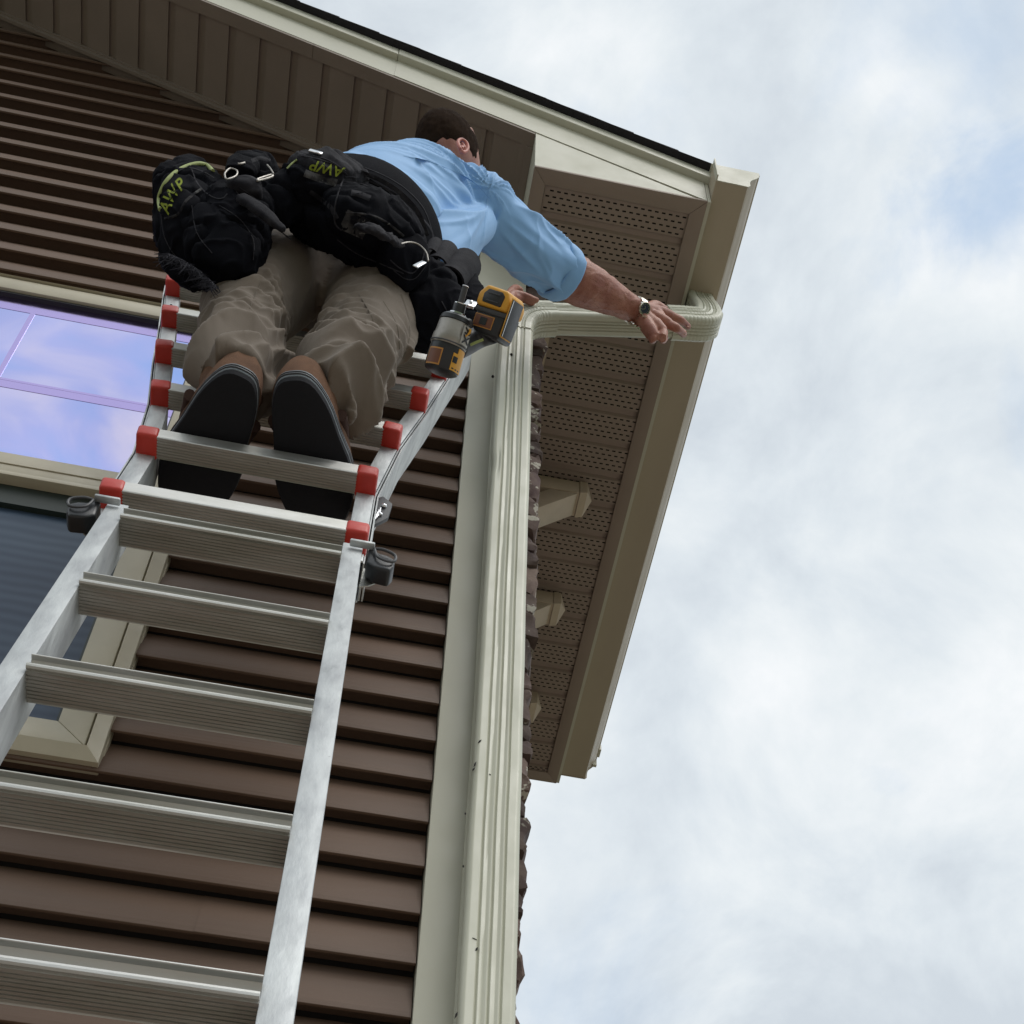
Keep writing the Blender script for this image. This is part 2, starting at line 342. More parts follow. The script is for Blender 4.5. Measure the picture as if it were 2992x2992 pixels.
# --- window
win = put_h('window', MB().box((WX0 - 0.005, 0.012, WB - 0.004), (WX1 + 0.006, 0.029, WB), None)
            .box((WX0 - 0.02, 0.012, WT), (WX1 + 0.012, 0.029, WT + 0.015)).box((WX1, 0.012, WB), (WX1 + 0.012, 0.029, WT)).box((WX0 - 0.02, 0.012, WB), (WX0, 0.029, WT)), M_VINYL)
win['label'] = 'double hung window with violet upper glass and screened lower sash'
def frame_mb(x0, x1, z0, z1, w, ya, yb):
    return (MB().prism([(x0, ya, z0), (x1, ya, z0), (x1 - w, ya, z0 + w), (x0 + w, ya, z0 + w)], (0, yb - ya, 0))
            .prism([(x0, ya, z1), (x0 + w, ya, z1 - w), (x1 - w, ya, z1 - w), (x1, ya, z1)], (0, yb - ya, 0))
            .prism([(x1, ya, z0), (x1, ya, z1), (x1 - w, ya, z1 - w), (x1 - w, ya, z0 + w)], (0, yb - ya, 0))
            .prism([(x0, ya, z0), (x0 + w, ya, z0 + w), (x0 + w, ya, z1 - w), (x0, ya, z1)], (0, yb - ya, 0)))
# sloping brickmould casing, 27 mm wide, rising towards the glass
cz = MB(); xo0, xo1, zo0, zo1 = -1.695, -0.6195, -1.894, 0.064; w = 0.026
O = [(xo0, -0.010, zo0), (xo1, -0.010, zo0), (xo1, -0.010, zo1), (xo0, -0.010, zo1)]
I = [(xo0 + w, -0.026, zo0 + w), (xo1 - w, -0.026, zo0 + w), (xo1 - w, -0.026, zo1 - w), (xo0 + w, -0.026, zo1 - w)]
Bo = [(x, 0.02, z) for x, y, z in O]; Bi = [(x, 0.02, z) for x, y, z in I]
cz.add(O + I + Bo + Bi, [(i, (i + 1) % 4, 4 + (i + 1) % 4, 4 + i) for i in range(4)] + [(i, (i + 1) % 4, 8 + (i + 1) % 4, 8 + i) for i in range(4)] + [(4 + i, 4 + (i + 1) % 4, 12 + (i + 1) % 4, 12 + i) for i in range(4)])
put('casing', cz, M_VINYL, win)
put('frame', frame_mb(xo0 + 0.031, xo1 - 0.031, zo0 + 0.031, zo1 - 0.031, 0.062, -0.020, 0.02), M_VINYL, win, bev=0.003)
gx0, gx1 = xo0 + 0.095, xo1 - 0.0935
GT = zo1 - 0.094; GB = zo0 + 0.094
MR0, MR1 = -0.985, -0.882                                # meeting rail
put('meeting_rail', MB().box((gx0 - 0.001, -0.030, MR0 + 0.015), (gx1 + 0.001, 0.01, MR1)).box((gx0 - 0.001, -0.036, MR0), (gx1 + 0.001, 0.004, MR0 + 0.015)).box((gx0, -0.033, MR0 + 0.052), (gx1, -0.03, MR0 + 0.056)), M_VINYL, win, bev=0.002)
put('screen_frame', MB().box((gx0, -0.010, MR0 - 0.075), (gx1, 0.008, MR0)).box((gx1 - 0.006, -0.010, GB), (gx1, 0.008, MR0 - 0.075)).box((gx0, -0.010, GB), (gx1, 0.008, GB + 0.006)), mat('dark green screen frame', (0.012, 0.022, 0.018), 0.5), win)
put('gasket', MB().box((gx0, -0.012, GT - 0.009), (gx1, 0.008, GT)).box((gx1 - 0.004, -0.012, MR1), (gx1, 0.008, GT - 0.009)), M_BLKP, win)
put('pane', MB().box((gx0, 0.001, MR1), (gx1, 0.006, GT)), M_FILM, win)
put('pane', MB().box((gx0, 0.004, GB), (gx1, 0.007, MR0)), M_SCREEN, win)
put('grille', MB().box((gx0, 0.0002, -0.108), (gx1, 0.0008, GT - 0.009)).box((gx0, -0.0001, -0.490), (gx1, 0.0009, -0.480)).box((gx0, 0.0002, -0.525), (gx1, 0.0008, -0.490)).box((-1.156, 0.0002, -0.480), (-1.143, 0.0008, -0.108)), M_GRILLE, win)
# --- rake soffit: boards laid across the overhang, with a groove between neighbours
def zs(x): return RL(x) - 0.012 if x > XR else RL(2 * XR - x) - 0.012
x = 0.076
while x > XR:
    x0 = x - 0.110
    mb = MB()
    a, b = x0 + 0.026, x
    mb.prism([(a, -0.272, zs(a)), (b, -0.272, zs(b)), (b, -0.272, zs(b) + 0.012), (a, -0.272, zs(a) + 0.012)], (0, 0.256, 0))
    mb.prism([(x0, -0.272, zs(x0) + 0.009), (a, -0.272, zs(a) + 0.009), (a, -0.272, zs(a) + 0.013), (x0, -0.272, zs(x0) + 0.013)], (0, 0.256, 0))
    put_h('soffit_board', mb, M_SOFFIT2)
    x = x0
x1_ = 0.117
def strip(mb, xa, xb, ya, yb, dz, t):
    mb.prism([(xa, ya, zs(xa) + dz), (xb, ya, zs(xb) + dz), (xb, ya, zs(xb) + dz + t), (xa, ya, zs(xa) + dz + t)], (0, yb - ya, 0))
mb = MB(); strip(mb, -0.62, x1_ - 0.002, -0.309, -0.268, -0.004, 0.012); strip(mb, XR, -0.621, -0.309, -0.268, -0.0045, 0.012); put_h('soffit_trim', mb, M_SOFFIT2)
mb = MB(); strip(mb, XR, x1_ - 0.002, -0.020, 0.03, -0.010, 0.02); strip(mb, XR, 0.09, -0.014, -0.003, -0.030, 0.02); put_h('soffit_trim', mb, M_SOFFIT2)
mb = MB(); strip(mb, 0.076, x1_ - 0.002, -0.268, -0.02, -0.004, 0.012); strip(mb, 0.094, x1_ - 0.002, -0.268, -0.02, -0.010, 0.006); put_h('soffit_trim', mb, M_SOFFIT2)
# left half of the gable overhang (out of the picture, kept simple)
put_h('far_soffit', MB().prism([(XR, -0.309, zs(XR)), (XL, -0.309, zs(XL)), (XL, -0.309, zs(XL) + 0.01), (XR, -0.309, zs(XR) + 0.01)], (0, 0.33, 0)), M_SOFFIT2)
# --- rake fascia in two lengths with a lapped joint, crown trim above, shingle edge on top
def rk(xa, xb, lo, hi, ya, yb):
    f_ = lambda x: RL(x) if x >= XR else RL(2 * XR - x)
    return [(xa, ya, f_(xa) + lo), (xb, ya, f_(xb) + lo), (xb, ya, f_(xb) + hi), (xa, ya, f_(xa) + hi)], (0, yb - ya, 0)
JX = at(1160, 172, y=-0.33).x
for xa, xb, dy in ((XR, JX, 0.0), (JX + 0.0005, 0.645, -0.0012)):
    put_h('rake_fascia', MB().prism(*rk(xa, xb, 0.0, 0.156, -0.31 + dy, -0.296)), M_TRIM)
    put_h('rake_crown', MB().prism(*rk(xa, xb + (0.03 if xb > 0 else 0), 0.152, 0.205, -0.332 + dy, -0.297)), M_TRIM, bev=0.004)
for ya, yb in ((1.936, 1.95),):
    put_h('rake_fascia', MB().prism(*rk(XR, 0.645, 0.0, 0.2, ya, yb)), M_TRIM)
put_h('rake_fascia', MB().prism(*rk(XL, XR, 0.0, 0.2, -0.31, -0.296)), M_TRIM)
# roof shingles in courses along the rake
rf = MB(); x = 0.70; 
while x > XR:
    xa = max(x - 0.14, XR); t = 0.010
    rf.add([(x, -0.354 - 0.003 * random.random(), RL(x) + 0.206), (xa, -0.354 - 0.003 * random.random(), RL(xa) + 0.206), (xa, -0.352, RL(xa) + 0.216), (x, -0.352, RL(x) + 0.206 + t + 0.008),
            (x, 2.0, RL(x) + 0.206), (xa, 2.0, RL(xa) + 0.206), (xa, 2.0, RL(xa) + 0.216), (x, 2.0, RL(x) + 0.206 + t + 0.008)],
           [(0, 1, 2, 3), (7, 6, 5, 4), (0, 4, 5, 1), (3, 2, 6, 7), (0, 3, 7, 4), (1, 5, 6, 2)])
    x -= 0.14
o = put_h('roof', rf, M_SHINGLE)
put_h('roof_far', MB().prism([(XR, -0.352, RL(XR) + 0.206), (XL - 0.05, -0.352, RL(0.63) + 0.206), (XL - 0.05, -0.352, RL(0.63) + 0.23), (XR, -0.352, RL(XR) + 0.23)], (0, 2.37, 0)), M_SHINGLE)
put_h('main_roof', MB().prism([(-7.1, 1.96, 0.85), (-0.2, 1.96, 0.85), (-3.6, 1.96, 2.6)], (0, 6.5, 0)), M_SHINGLE)
# --- boxed rake return: cream triangle in front, cream cheek on its left
ZS = 0.80
put_h('rake_return', MB().prism([(x1_, -0.3085, ZS), (0.632, -0.3085, ZS), (x1_, -0.3085, RL(x1_) - 0.001)], (0, 0.010, 0)), M_TRIM)
put_h('rake_return', MB().prism([(x1_ - 0.001, -0.298, ZS), (x1_ - 0.001, 0.03, ZS), (x1_ - 0.001, 0.03, RL(x1_) + 0.02), (x1_ - 0.001, -0.298, RL(x1_) + 0.02)], (0.008, 0, 0)), M_TRIM)
# --- eave soffit: frame strips and perforated panels
fr = 0.046
put_h('soffit_frame', MB().prism([(x1_ - 0.001, -0.311, ZS - 0.004), (0.647, -0.311, ZS - 0.004), (0.647 - fr, -0.311 + fr, ZS - 0.004), (x1_ + fr - 0.006, -0.311 + fr, ZS - 0.004)], (0, 0, 0.012)), M_SOFFIT, bev=0.0015)
put_h('soffit_frame', MB().prism([(0.6472, -0.3105, ZS - 0.0045), (0.6472, 1.953, ZS - 0.0045), (0.6472 - fr, 1.953 - fr, ZS - 0.0045), (0.6472 - fr, -0.311 + fr, ZS - 0.0045)], (0, 0, 0.012)), M_SOFFIT, bev=0.0015)
put_h('soffit_frame', MB().prism([(x1_ - 0.001, -0.3105, ZS - 0.0045), (x1_ + fr - 0.006, -0.311 + fr, ZS - 0.0045), (x1_ + fr - 0.006, 0.075, ZS - 0.0045), (x1_ - 0.001, 0.075, ZS - 0.0045)], (0, 0, 0.012)), M_SOFFIT, bev=0.0015)
put_h('soffit_frame', MB().box((0.168, 0.076, ZS - 0.014), (0.232, 1.953, ZS + 0.006)).box((0.2325, 0.076, ZS - 0.005), (0.262, 1.907, ZS + 0.006)), M_WOOD, bev=0.0015)
put_h('soffit_frame', MB().prism([(0.18, 1.953, ZS - 0.004), (0.18, 1.953 - fr, ZS - 0.004), (0.647 - fr, 1.953 - fr, ZS - 0.004), (0.647, 1.953, ZS - 0.004)], (0, 0, 0.012)), M_SOFFIT, bev=0.0015)
def soffit_panel(y0, y1, xa, xb):
    mb = MB(); zf = ZS + 0.004; g0 = 0.028
    def q(xa, ya, xb, yb, z): mb.add([(xa, ya, z), (xb, ya, z), (xb, yb, z), (xa, yb, z)], [(0, 3, 2, 1)])
    # groove (up 9 mm), two slanted cheeks
    yg = y0 + g0
    mb.add([(xa, y0, zf), (xb, y0, zf), (xb, y0 + .004, zf + .010), (xa, y0 + .004, zf + .010), (xa, yg - .006, zf + .010), (xb, yg - .006, zf + .010), (xb, yg, zf), (xa, yg, zf)],
           [(0, 3, 2, 1), (3, 4, 5, 2), (4, 7, 6, 5)])
    rows = 5; sp = (y1 - yg) / rows; hw = 0.0023; y = yg
    for r in range(rows):
        yc = yg + sp * (r + 0.5)
        q(xa, y, xb, yc - hw, zf); x = xa
        s = xa + 0.006 + (0.0108 if r % 2 else 0)
        while s + 0.011 < xb - 0.003:
            q(x, yc - hw, s, yc + hw, zf); x = s + 0.0115; s += 0.0216
        q(x, yc - hw, xb, yc + hw, zf); y = yc + hw
    q(xa, y, xb, y1, zf)
    return mb
yj = 0.166 - 0.014 - 0.114 * 4
while yj < 1.905:
    ya, yb = yj, yj + 0.114
    xa = 0.158 if yb < 0.08 else 0.26
    if yb > -0.26:
        if ya < 0.08 <= yb: xa = 0.20
        put_h('soffit_panel', soffit_panel(ya, min(yb, 1.93), xa, 0.604), M_SOFFIT)
    yj += 0.114
put_h('attic_dark_sheet', MB().box((0.12, -0.29, ZS + 0.03), (0.64, 1.93, ZS + 0.035)), M_DARK)  # near black sheet that paints the attic's darkness behind the slots
put_h('eave_fascia', MB().box((0.6475, -0.3095, ZS - 0.002), (0.658, 1.95, 0.985)), M_TRIM)
# --- brackets
for yb in (0.655, 1.095, 1.535):
    br = put_h('bracket', MB().box((0.2, yb, 0.715), (0.462, yb + 0.09, 0.789)), M_WOOD, bev=0.002)
    put('end_block', MB().add([(0.4625, yb - 0.002, 0.712), (0.4625, yb + 0.092, 0.712), (0.4625, yb + 0.092, 0.791), (0.4625, yb - 0.002, 0.791), (0.488, yb - 0.002, 0.722), (0.488, yb + 0.092, 0.722), (0.488, yb + 0.092, 0.791), (0.488, yb - 0.002, 0.791), (0.513, yb + 0.045, 0.758)],
        [(0, 3, 2, 1), (0, 1, 5, 4), (1, 2, 6, 5), (2, 3, 7, 6), (3, 0, 4, 7), (4, 5, 8), (5, 6, 8), (6, 7, 8), (7, 4, 8)]), M_WOOD, br)
    put('strut', MB().prism([(0.2, yb + 0.003, 0.44), (0.455, yb + 0.003, 0.7145), (0.36, yb + 0.003, 0.7145), (0.2, yb + 0.003, 0.55)], (0, 0.084, 0)), M_WOOD, br, bev=0.002)
# --- gutter
G0, G1 = -0.362, 1.93
gp = [(0.660, 0.965), (0.660, 0.832), (0.758, 0.830), (0.764, 0.838), (0.766, 0.872), (0.772, 0.890), (0.790, 0.915), (0.800, 0.935), (0.802, 0.952), (0.808, 0.956), (0.808, 0.966), (0.800, 0.969)]
gi = [(x + (-0.0025 if x > 0.7 else 0.0025), z + (0.0025 if 0.66 < x < 0.765 else 0)) for x, z in gp]
gutter = put_h('gutter', MB().loft([[(x, y, z + 0.0015 * math.sin(y * 5)) for x, z in gp + gi[::-1]] for y in [G0 + (G1 - G0) * i / 24 for i in range(25)]]), M_GUTTER, smooth=True, ang=25)
capp = [(0.6595, 0.967), (0.6595, 0.829), (0.759, 0.827), (0.767, 0.837), (0.769, 0.872), (0.775, 0.889), (0.793, 0.914), (0.8035, 0.934), (0.806, 0.968)]
put('end_cap', MB().prism([(x, G0 - 0.003, z) for x, z in capp], (0, 0.003, 0)).prism([(0.6600, G0 - 0.018, 0.972), (0.6600, G0 - 0.018, 0.832), (0.664, G0 - 0.018, 0.832), (0.664, G0 - 0.018, 0.975)], (0, 0.016, 0)), M_TRIM, gutter)
put('end_cap', MB().prism([(x, G1, z) for x, z in capp], (0, 0.003, 0)), M_GUTTER, gutter)
put('hanger_clip', MB().box((0.800, G1 - 0.06, 0.955), (0.816, G1 - 0.02, 0.985)).box((0.79, G1 - 0.015, 0.91), (0.806, G1 - 0.002, 0.95)), M_TRIM, gutter)
put('outlet', MB().loft([[(0.703 + 0.04 * a, 0.005 + 0.035 * b, zz) for a, b in ((-1, -1), (1, -1), (1, 1), (-1, 1))] for zz in (0.80, 0.8298)]), M_PIPE, gutter)
put_h('drip_edge', MB().prism([(0.6585, -0.36, 0.99), (0.72, -0.36, 0.968), (0.72, -0.36, 0.965), (0.6585, -0.36, 0.985)], (0, 2.3, 0)), M_TRIM)

# ------------------------------------------------------------------ downspout
def pipe_section(w, d, groove, phase):
    # closed corrugated outline, local a across (front = -b), counter-clockwise; groove depth may be zero
    pts = []
    nr = 5
    hw, hd = w / 2, d / 2; r = 0.008
    def side(p0, p1, nrm, ribs):
        L_ = (Vector(p1) - Vector(p0)); n = 26
        for i in range(n + 1):
            t = i / n; u = (t - 0.16) / 0.68
            dd = 0
            if 0 < u < 1: dd = groove * max(0, math.cos(2 * math.pi * u * ribs + math.pi)) ** 1.0
            p = Vector(p0) + L_ * t - Vector(nrm) * dd
            pts.append((p.x, p.y))
    side((-hw + r, -hd), (hw - r, -hd), (0, -1), nr)
    side((hw, -hd + r), (hw, hd - r), (1, 0), 4)
    side((hw - r, hd), (-hw + r, hd), (0, 1), nr)
    side((-hw, hd - r), (-hw, -hd + r), (-1, 0), 4)
    return pts
def sweep(path, sec, mod=None, nwave=0.0):
    rings = []; n = len(path)
    A = None
    for i in range(n):
        p = Vector(path[i][0]); a = Vector(path[i][1]).normalized(); b = Vector(path[i][2]).normalized(); s = path[i][3] if len(path[i]) > 3 else 1.0
        ring = []
        for j, (u, v) in enumerate(sec):
            k = s
            q = p + a * u * k + b * v * k
            ring.append(q)
        rings.append(ring)
    return rings
down = thing('downspout', 'cream corrugated metal downspout with two elbows, running up the corner board to the gutter', 'downspout')
sec_v = pipe_section(0.094, 0.072, 0.0040, 0)
YC = -0.064
path = []
ztop = 0.165
n = 150
for i in range(n + 1):
    z = GZ + 0.1 + (ztop - GZ - 0.1) * i / n
    dx = 0.0008 * math.sin(z * 7) + 0.0005 * math.sin(z * 17 + 1)
    path.append(((0.1135 + dx * 0.6, YC + dx * 0.5, z), (1, 0, 0), (0, 1, 0), 1.0))
rings = sweep(path, sec_v)
for i, r in enumerate(rings):       # wavy grooves and a small dent
    z = path[i][0][2]
    for j, p in enumerate(r):
        w_ = noise.noise(Vector((j * 0.09, z * 5, 3))) * 0.0008
        dent = 0.006 * math.exp(-((z + 0.64) / 0.02) ** 2) * (1 if p.x < 0.085 and p.y < -0.07 else 0)
        r[j] = Vector((p.x + w_ + dent, p.y + w_ * 0.6 + dent, p.z))
put('pipe', MB().loft(rings), M_PIPE, down, smooth=True, ang=50)
def bend(c0, d0, d1, R, b, n, w, d, amp, nrib, sec=None, sec_b_out=0):
    """corrugated elbow: c0 start centre, d0 -> d1 directions, b = constant side axis; crimp ribs across the inner side"""
    d0 = Vector(d0).normalized(); d1 = Vector(d1).normalized(); b = Vector(b).normalized()
    ax = d0.cross(d1).normalized(); ang = d0.angle(d1)
    inn = ax.cross(d0).normalized(); ctr = Vector(c0) + inn * R
    rings = []
    for i in range(n + 1):
        t = i / n; Rm = Matrix.Rotation(ang * t, 3, ax)
        p = ctr - (Rm @ inn) * R; a = Rm @ inn
        k = 1 + amp * math.cos(2 * math.pi * t * nrib) * (1 if 0.04 < t < 0.96 else 0)
        ring = []
        for (u, v) in (sec or pipe_section(w, d, 0.0035, 0)):
            ring.append(p + a * u * k + ax * v * k * 1.0)
        rings.append(ring)
    return rings, ctr - (Matrix.Rotation(ang, 3, ax) @ inn) * R
# lower elbow: up -> to the right along the wall, then the run, then up and back to the outlet
dirR = Vector((0.94, -0.01, 0.335)).normalized()
def ring_at(p, t, wdir, w, d, sec, k=1.0):
    t = t.normalized(); b = (wdir - t * wdir.dot(t)).normalized(); a = t.cross(b)
    return [p + a * u * k + b * v * k for u, v in sec]
def curve(p0, t0, p1, t1, n, m=0.5):
    p0, p1 = Vector(p0), Vector(p1); L_ = (p1 - p0).length * m; a = p0 + Vector(t0).normalized() * L_; b = p1 - Vector(t1).normalized() * L_; out_ = []
    for i in range(n + 1):
        t = i / n; q = (1 - t) ** 3 * p0 + 3 * (1 - t) ** 2 * t * a + 3 * (1 - t) * t * t * b + t ** 3 * p1
        dq = 3 * (1 - t) ** 2 * (a - p0) + 6 * (1 - t) * t * (b - a) + 3 * t * t * (p1 - b); out_.append((q, dq.normalized()))
    return out_
PR0 = Vector((0.222, -0.070, 0.318)); PR1 = PR0 + dirR * 0.378
secE = pipe_section(0.082, 0.074, 0.0042, 0); secR = pipe_section(0.080, 0.070, 0.0048, 0)
def corr(cv, sec, amp, nr, k0=1.0, k1=1.0, a0=0.0, a1=1.0):
    rings = []; n = len(cv) - 1
    for i, (p, t) in enumerate(cv):
        u = i / n; w_ = 1 if a0 < u < a1 else 0
        s = (u - a0) / (a1 - a0); kk = (k0 + (k1 - k0) * u)
        saw = abs(math.sin(math.pi * nr * s)) ** 0.4
        ring = ring_at(p, t, Vector((0, 1, 0)), 0, 0, sec, kk)
        for j in range(len(ring)):
            q = ring[j] - p; ring[j] = p + q * (1 + w_ * amp * (saw - 0.6))
        rings.append(ring)
    return rings
cv = curve((0.1135, YC, 0.15), (0, 0, 1), PR0, dirR, 150, 0.48)
put('elbow', MB().loft(corr(cv, [(u, v) for u, v in pipe_section(0.090, 0.074, 0.0042, 0)], 0.036, 13, 1.04, 1.0, 0.15, 0.90)), M_PIPE, down, smooth=True, ang=50)
cv = [(PR0 - dirR * 0.03 + dirR * 0.45 * i / 40, dirR) for i in range(41)]
put('run_pipe', MB().loft(corr(cv, pipe_section(0.0785, 0.068, 0.0045, 0), 0.0, 1)), M_PIPE, down, smooth=True, ang=50)
cvA = curve(PR1 - dirR * 0.01, dirR, (0.694, -0.062, 0.545), (0.10, 0.16, 1), 150, 0.55)
cvB = curve((0.694, -0.062, 0.545), (0.10, 0.16, 1), (0.704, 0.004, 0.835), (0, 0.1, 1), 40, 0.3)
put('elbow', MB().loft(corr(cvA, pipe_section(0.086, 0.074, 0.0042, 0), 0.032, 14, 1.02, 1.0, 0.12, 1.0)), M_PIPE, down, smooth=True, ang=50)
put('riser', MB().loft(corr(cvB, pipe_section(0.082, 0.072, 0.0048, 0), 0.03, 8, 1.0, 1.0, 0, 1)), M_PIPE, down, smooth=True, ang=50)
rv = MB()
for px_, py_ in ((1512, 940), (1494, 1036), (1440, 1100)):
    p = at(px_, py_, y=-0.0995); rv.ball(p, (0.004, 0.004, 0.004), 8)
put('rivet', rv, M_DARK, down)
sc = MB()
for px_, py_, a_, l_ in ((1402, 2165, .9, .016), (1388, 2232, 1.2, .02), (1384, 2246, 1.0, .014), (1432, 2262, 0, .004), (1360, 2376, 1.4, .006), (1366, 2708, -.25, .012), (1387, 2742, -.3, .012), (1359, 2745, .8, .01), (1393, 2772, 1.0, .012), (1333, 2965, 1.2, .018), (1354, 2530, 1.3, .006)):
    p = at(px_, py_, y=-0.1012 if px_ > 1372 else -0.09); l = l_ * 0.7
    sc.prism([(p.x - l * math.cos(a_) * .5, p.y, p.z - l * math.sin(a_) * .5 * 1.3), (p.x + .0015, p.y, p.z - .001), (p.x + l * math.cos(a_) * .5, p.y, p.z + l * math.sin(a_) * .5 * 1.3), (p.x - .0015, p.y, p.z + .0012)], (0, 0.0022, 0))
put('scratch', sc, M_DARK, down)

# ------------------------------------------------------------------ ladder
lad = thing('ladder', 'aluminium folding ladder with red rung caps leaning on the brown siding', 'ladder')
RS = 0.3048
LA = math.radians(75.97); LO = Vector((-0.3776, -0.6786, -2.1524)); LU = Vector((-0.013, math.cos(LA), math.sin(LA)))
UA = math.radians(78.31); UO = Vector((-0.3915, -0.6142, -1.9824)); UU = Vector((0, math.cos(UA), math.sin(UA)))
def frame(O_, U_):
    z_ = U_.normalized(); x_ = (Vector((1, 0, 0)) - z_ * z_.x).normalized(); y_ = z_.cross(x_)   # y: into the wall
    return Matrix(((x_.x, y_.x, z_.x, O_.x), (x_.y, y_.y, z_.y, O_.y), (x_.z, y_.z, z_.z, O_.z), (0, 0, 0, 1)))
FL = frame(LO, LU); FU = frame(UO, UU)
# inner section: two rails, 30 mm faces, 68 mm deep channels
def rail_mb(pts, w, dp, side):     # pts: (xcentre, z); channel open to the outside
    rings = []
    t = 0.004
    for xc, z_ in pts:
        a = -1 if side < 0 else 1
        s_ = [(-w / 2, 0), (w / 2, 0), (w / 2, t), (-w / 2 + t, t), (-w / 2 + t, dp - t), (w / 2, dp - t), (w / 2, dp), (-w / 2, dp)]
        rings.append([Vector((xc + a * u, v, z_)) for u, v in s_])
    return MB().loft(rings)
for sd_ in (-1, 1):
    xc = sd_ * 0.1755
    put('rail', rail_mb([(xc, -3.79), (xc, 0.08)], 0.030, 0.066, sd_), M_ALU, lad, bev=0.0012, M=FL)
# inner rungs (no caps): upper lip, recessed face, rounded nose, ribbed underside; level with the ground
def rung_prof(kind):
    if kind == 'in':
        P_ = [(-0.0025, 0.0305), (-0.0035, 0.0300), (-0.0038, 0.0285), (-0.0032, 0.0278), (0.0030, 0.0272), (0.0165, 0.0098), (-0.0045, 0.0092), (-0.0075, 0.0070), (-0.0082, 0.0040), (-0.0075, 0.0015), (-0.0050, 0.0002), (-0.0015, 0.0018), (-0.001, -0.0005)]
        nr, y0, y1 = 8, 0.001, 0.042
        for i in range(nr):
            a = y0 + (y1 - y0) * i / nr; b = y0 + (y1 - y0) * (i + 1) / nr
            P_ += [(a, 0.0), (a + (b - a) * 0.62, 0.0), (a + (b - a) * 0.66, 0.0013), (b - 0.0002, 0.0013)]
        return P_ + [(0.043, 0.0), (0.043, 0.0305)]
    P_ = [(-0.003, 0.027), (-0.003, 0.001), (-0.002, -0.001)]
    nr, y0, y1 = 7, -0.001, 0.036
    for i in range(nr):
        a = y0 + (y1 - y0) * i / nr; b = y0 + (y1 - y0) * (i + 1) / nr
        P_ += [(a, -0.001), (a + (b - a) * 0.6, -0.001), (a + (b - a) * 0.64, 0.0006), (b - 0.0002, 0.0006)]
    return P_ + [(0.037, -0.001), (0.037, 0.027)]
Rt = Matrix.Rotation(math.radians(90) - LA, 3, 'X')
for k in range(-12, 1):
    c = LO + LU * (RS * k)
    rp = [(y, z) for y, z in rung_prof('in')]
    # tread tilts a little with the rails
    pts = [Vector((0, y, z)) for y, z in rp]
    put('rung', MB().prism([c + Vector((-0.1605, 0.0, 0)) + p for p in pts], (0.321, 0, 0)), M_RUNG, lad)
# outer flared section on top, red caps over the rung ends
HW = [0.190, 0.188, 0.217, 0.260, 0.298, 0.339]
for sd_ in (-1, 1):
    pts = [(sd_ * 0.190, -0.045), (sd_ * 0.189, 0.30)] + [(sd_ * HW[k_], RS * k_) for k_ in range(2, 6)] + [(sd_ * 0.352, RS * 5 + 0.11)]
    FR = FU @ Matrix.Translation((0, 0.017, 0)); put('rail', rail_mb(pts, 0.031, 0.070, sd_), M_ALU, lad, bev=0.0012, M=FR)
    rb = MB()
    for off_ in (0.0175, 0.0225):
        rb.loft([[Vector((xc + sd_ * (off_ + a), b, z_)) for a, b in ((-.0012, .004), (.0012, .004), (.0012, .066), (-.0012, .066))] for xc, z_ in pts])
    put('rail_rib', rb, M_ALU, lad, M=FR)
for k_ in range(6):
    w_ = HW[k_] + 0.012; c = UO + UU * (RS * k_)
    pr = [Vector((0, y - 0.018, z - 0.013)) for y, z in rung_prof('out')]
    rg = put('rung', MB().prism([c + Vector((-w_ + 0.01, 0, 0)) + p for p in pr], (2 * w_ - 0.02, 0, 0)), M_RUNG, lad)
    for sd_ in (-1, 1):
        cx_ = c + Vector((sd_ * HW[k_], 0, 0))
        m = MB().box((-0.0185, -0.0240, -0.0165), (0.0185, 0.0235, 0.0165))
        o = put('rung_cap', m, M_RED, lad, bev=0.006, seg=3, M=Matrix.Translation(cx_) @ Matrix.Rotation(sd_ * (0.13 if k_ > 1 else 0.02), 4, 'Y'))
# hidden far part: flared base of the ladder
for sd_ in (-1, 1):
    put('base_rail', rail_mb([(sd_ * 0.212, -1.45 - 0.6), (sd_ * 0.212, -2.6), (sd_ * 0.33, -3.80)], 0.031, 0.07, sd_), M_ALU, lad, bev=0.0012, M=FL)
    put('rubber_foot', MB().box((sd_ * 0.33 - 0.03, -0.01, -3.86), (sd_ * 0.33 + 0.03, 0.08, -3.78)), M_BLKP, lad, bev=0.005, M=FL)
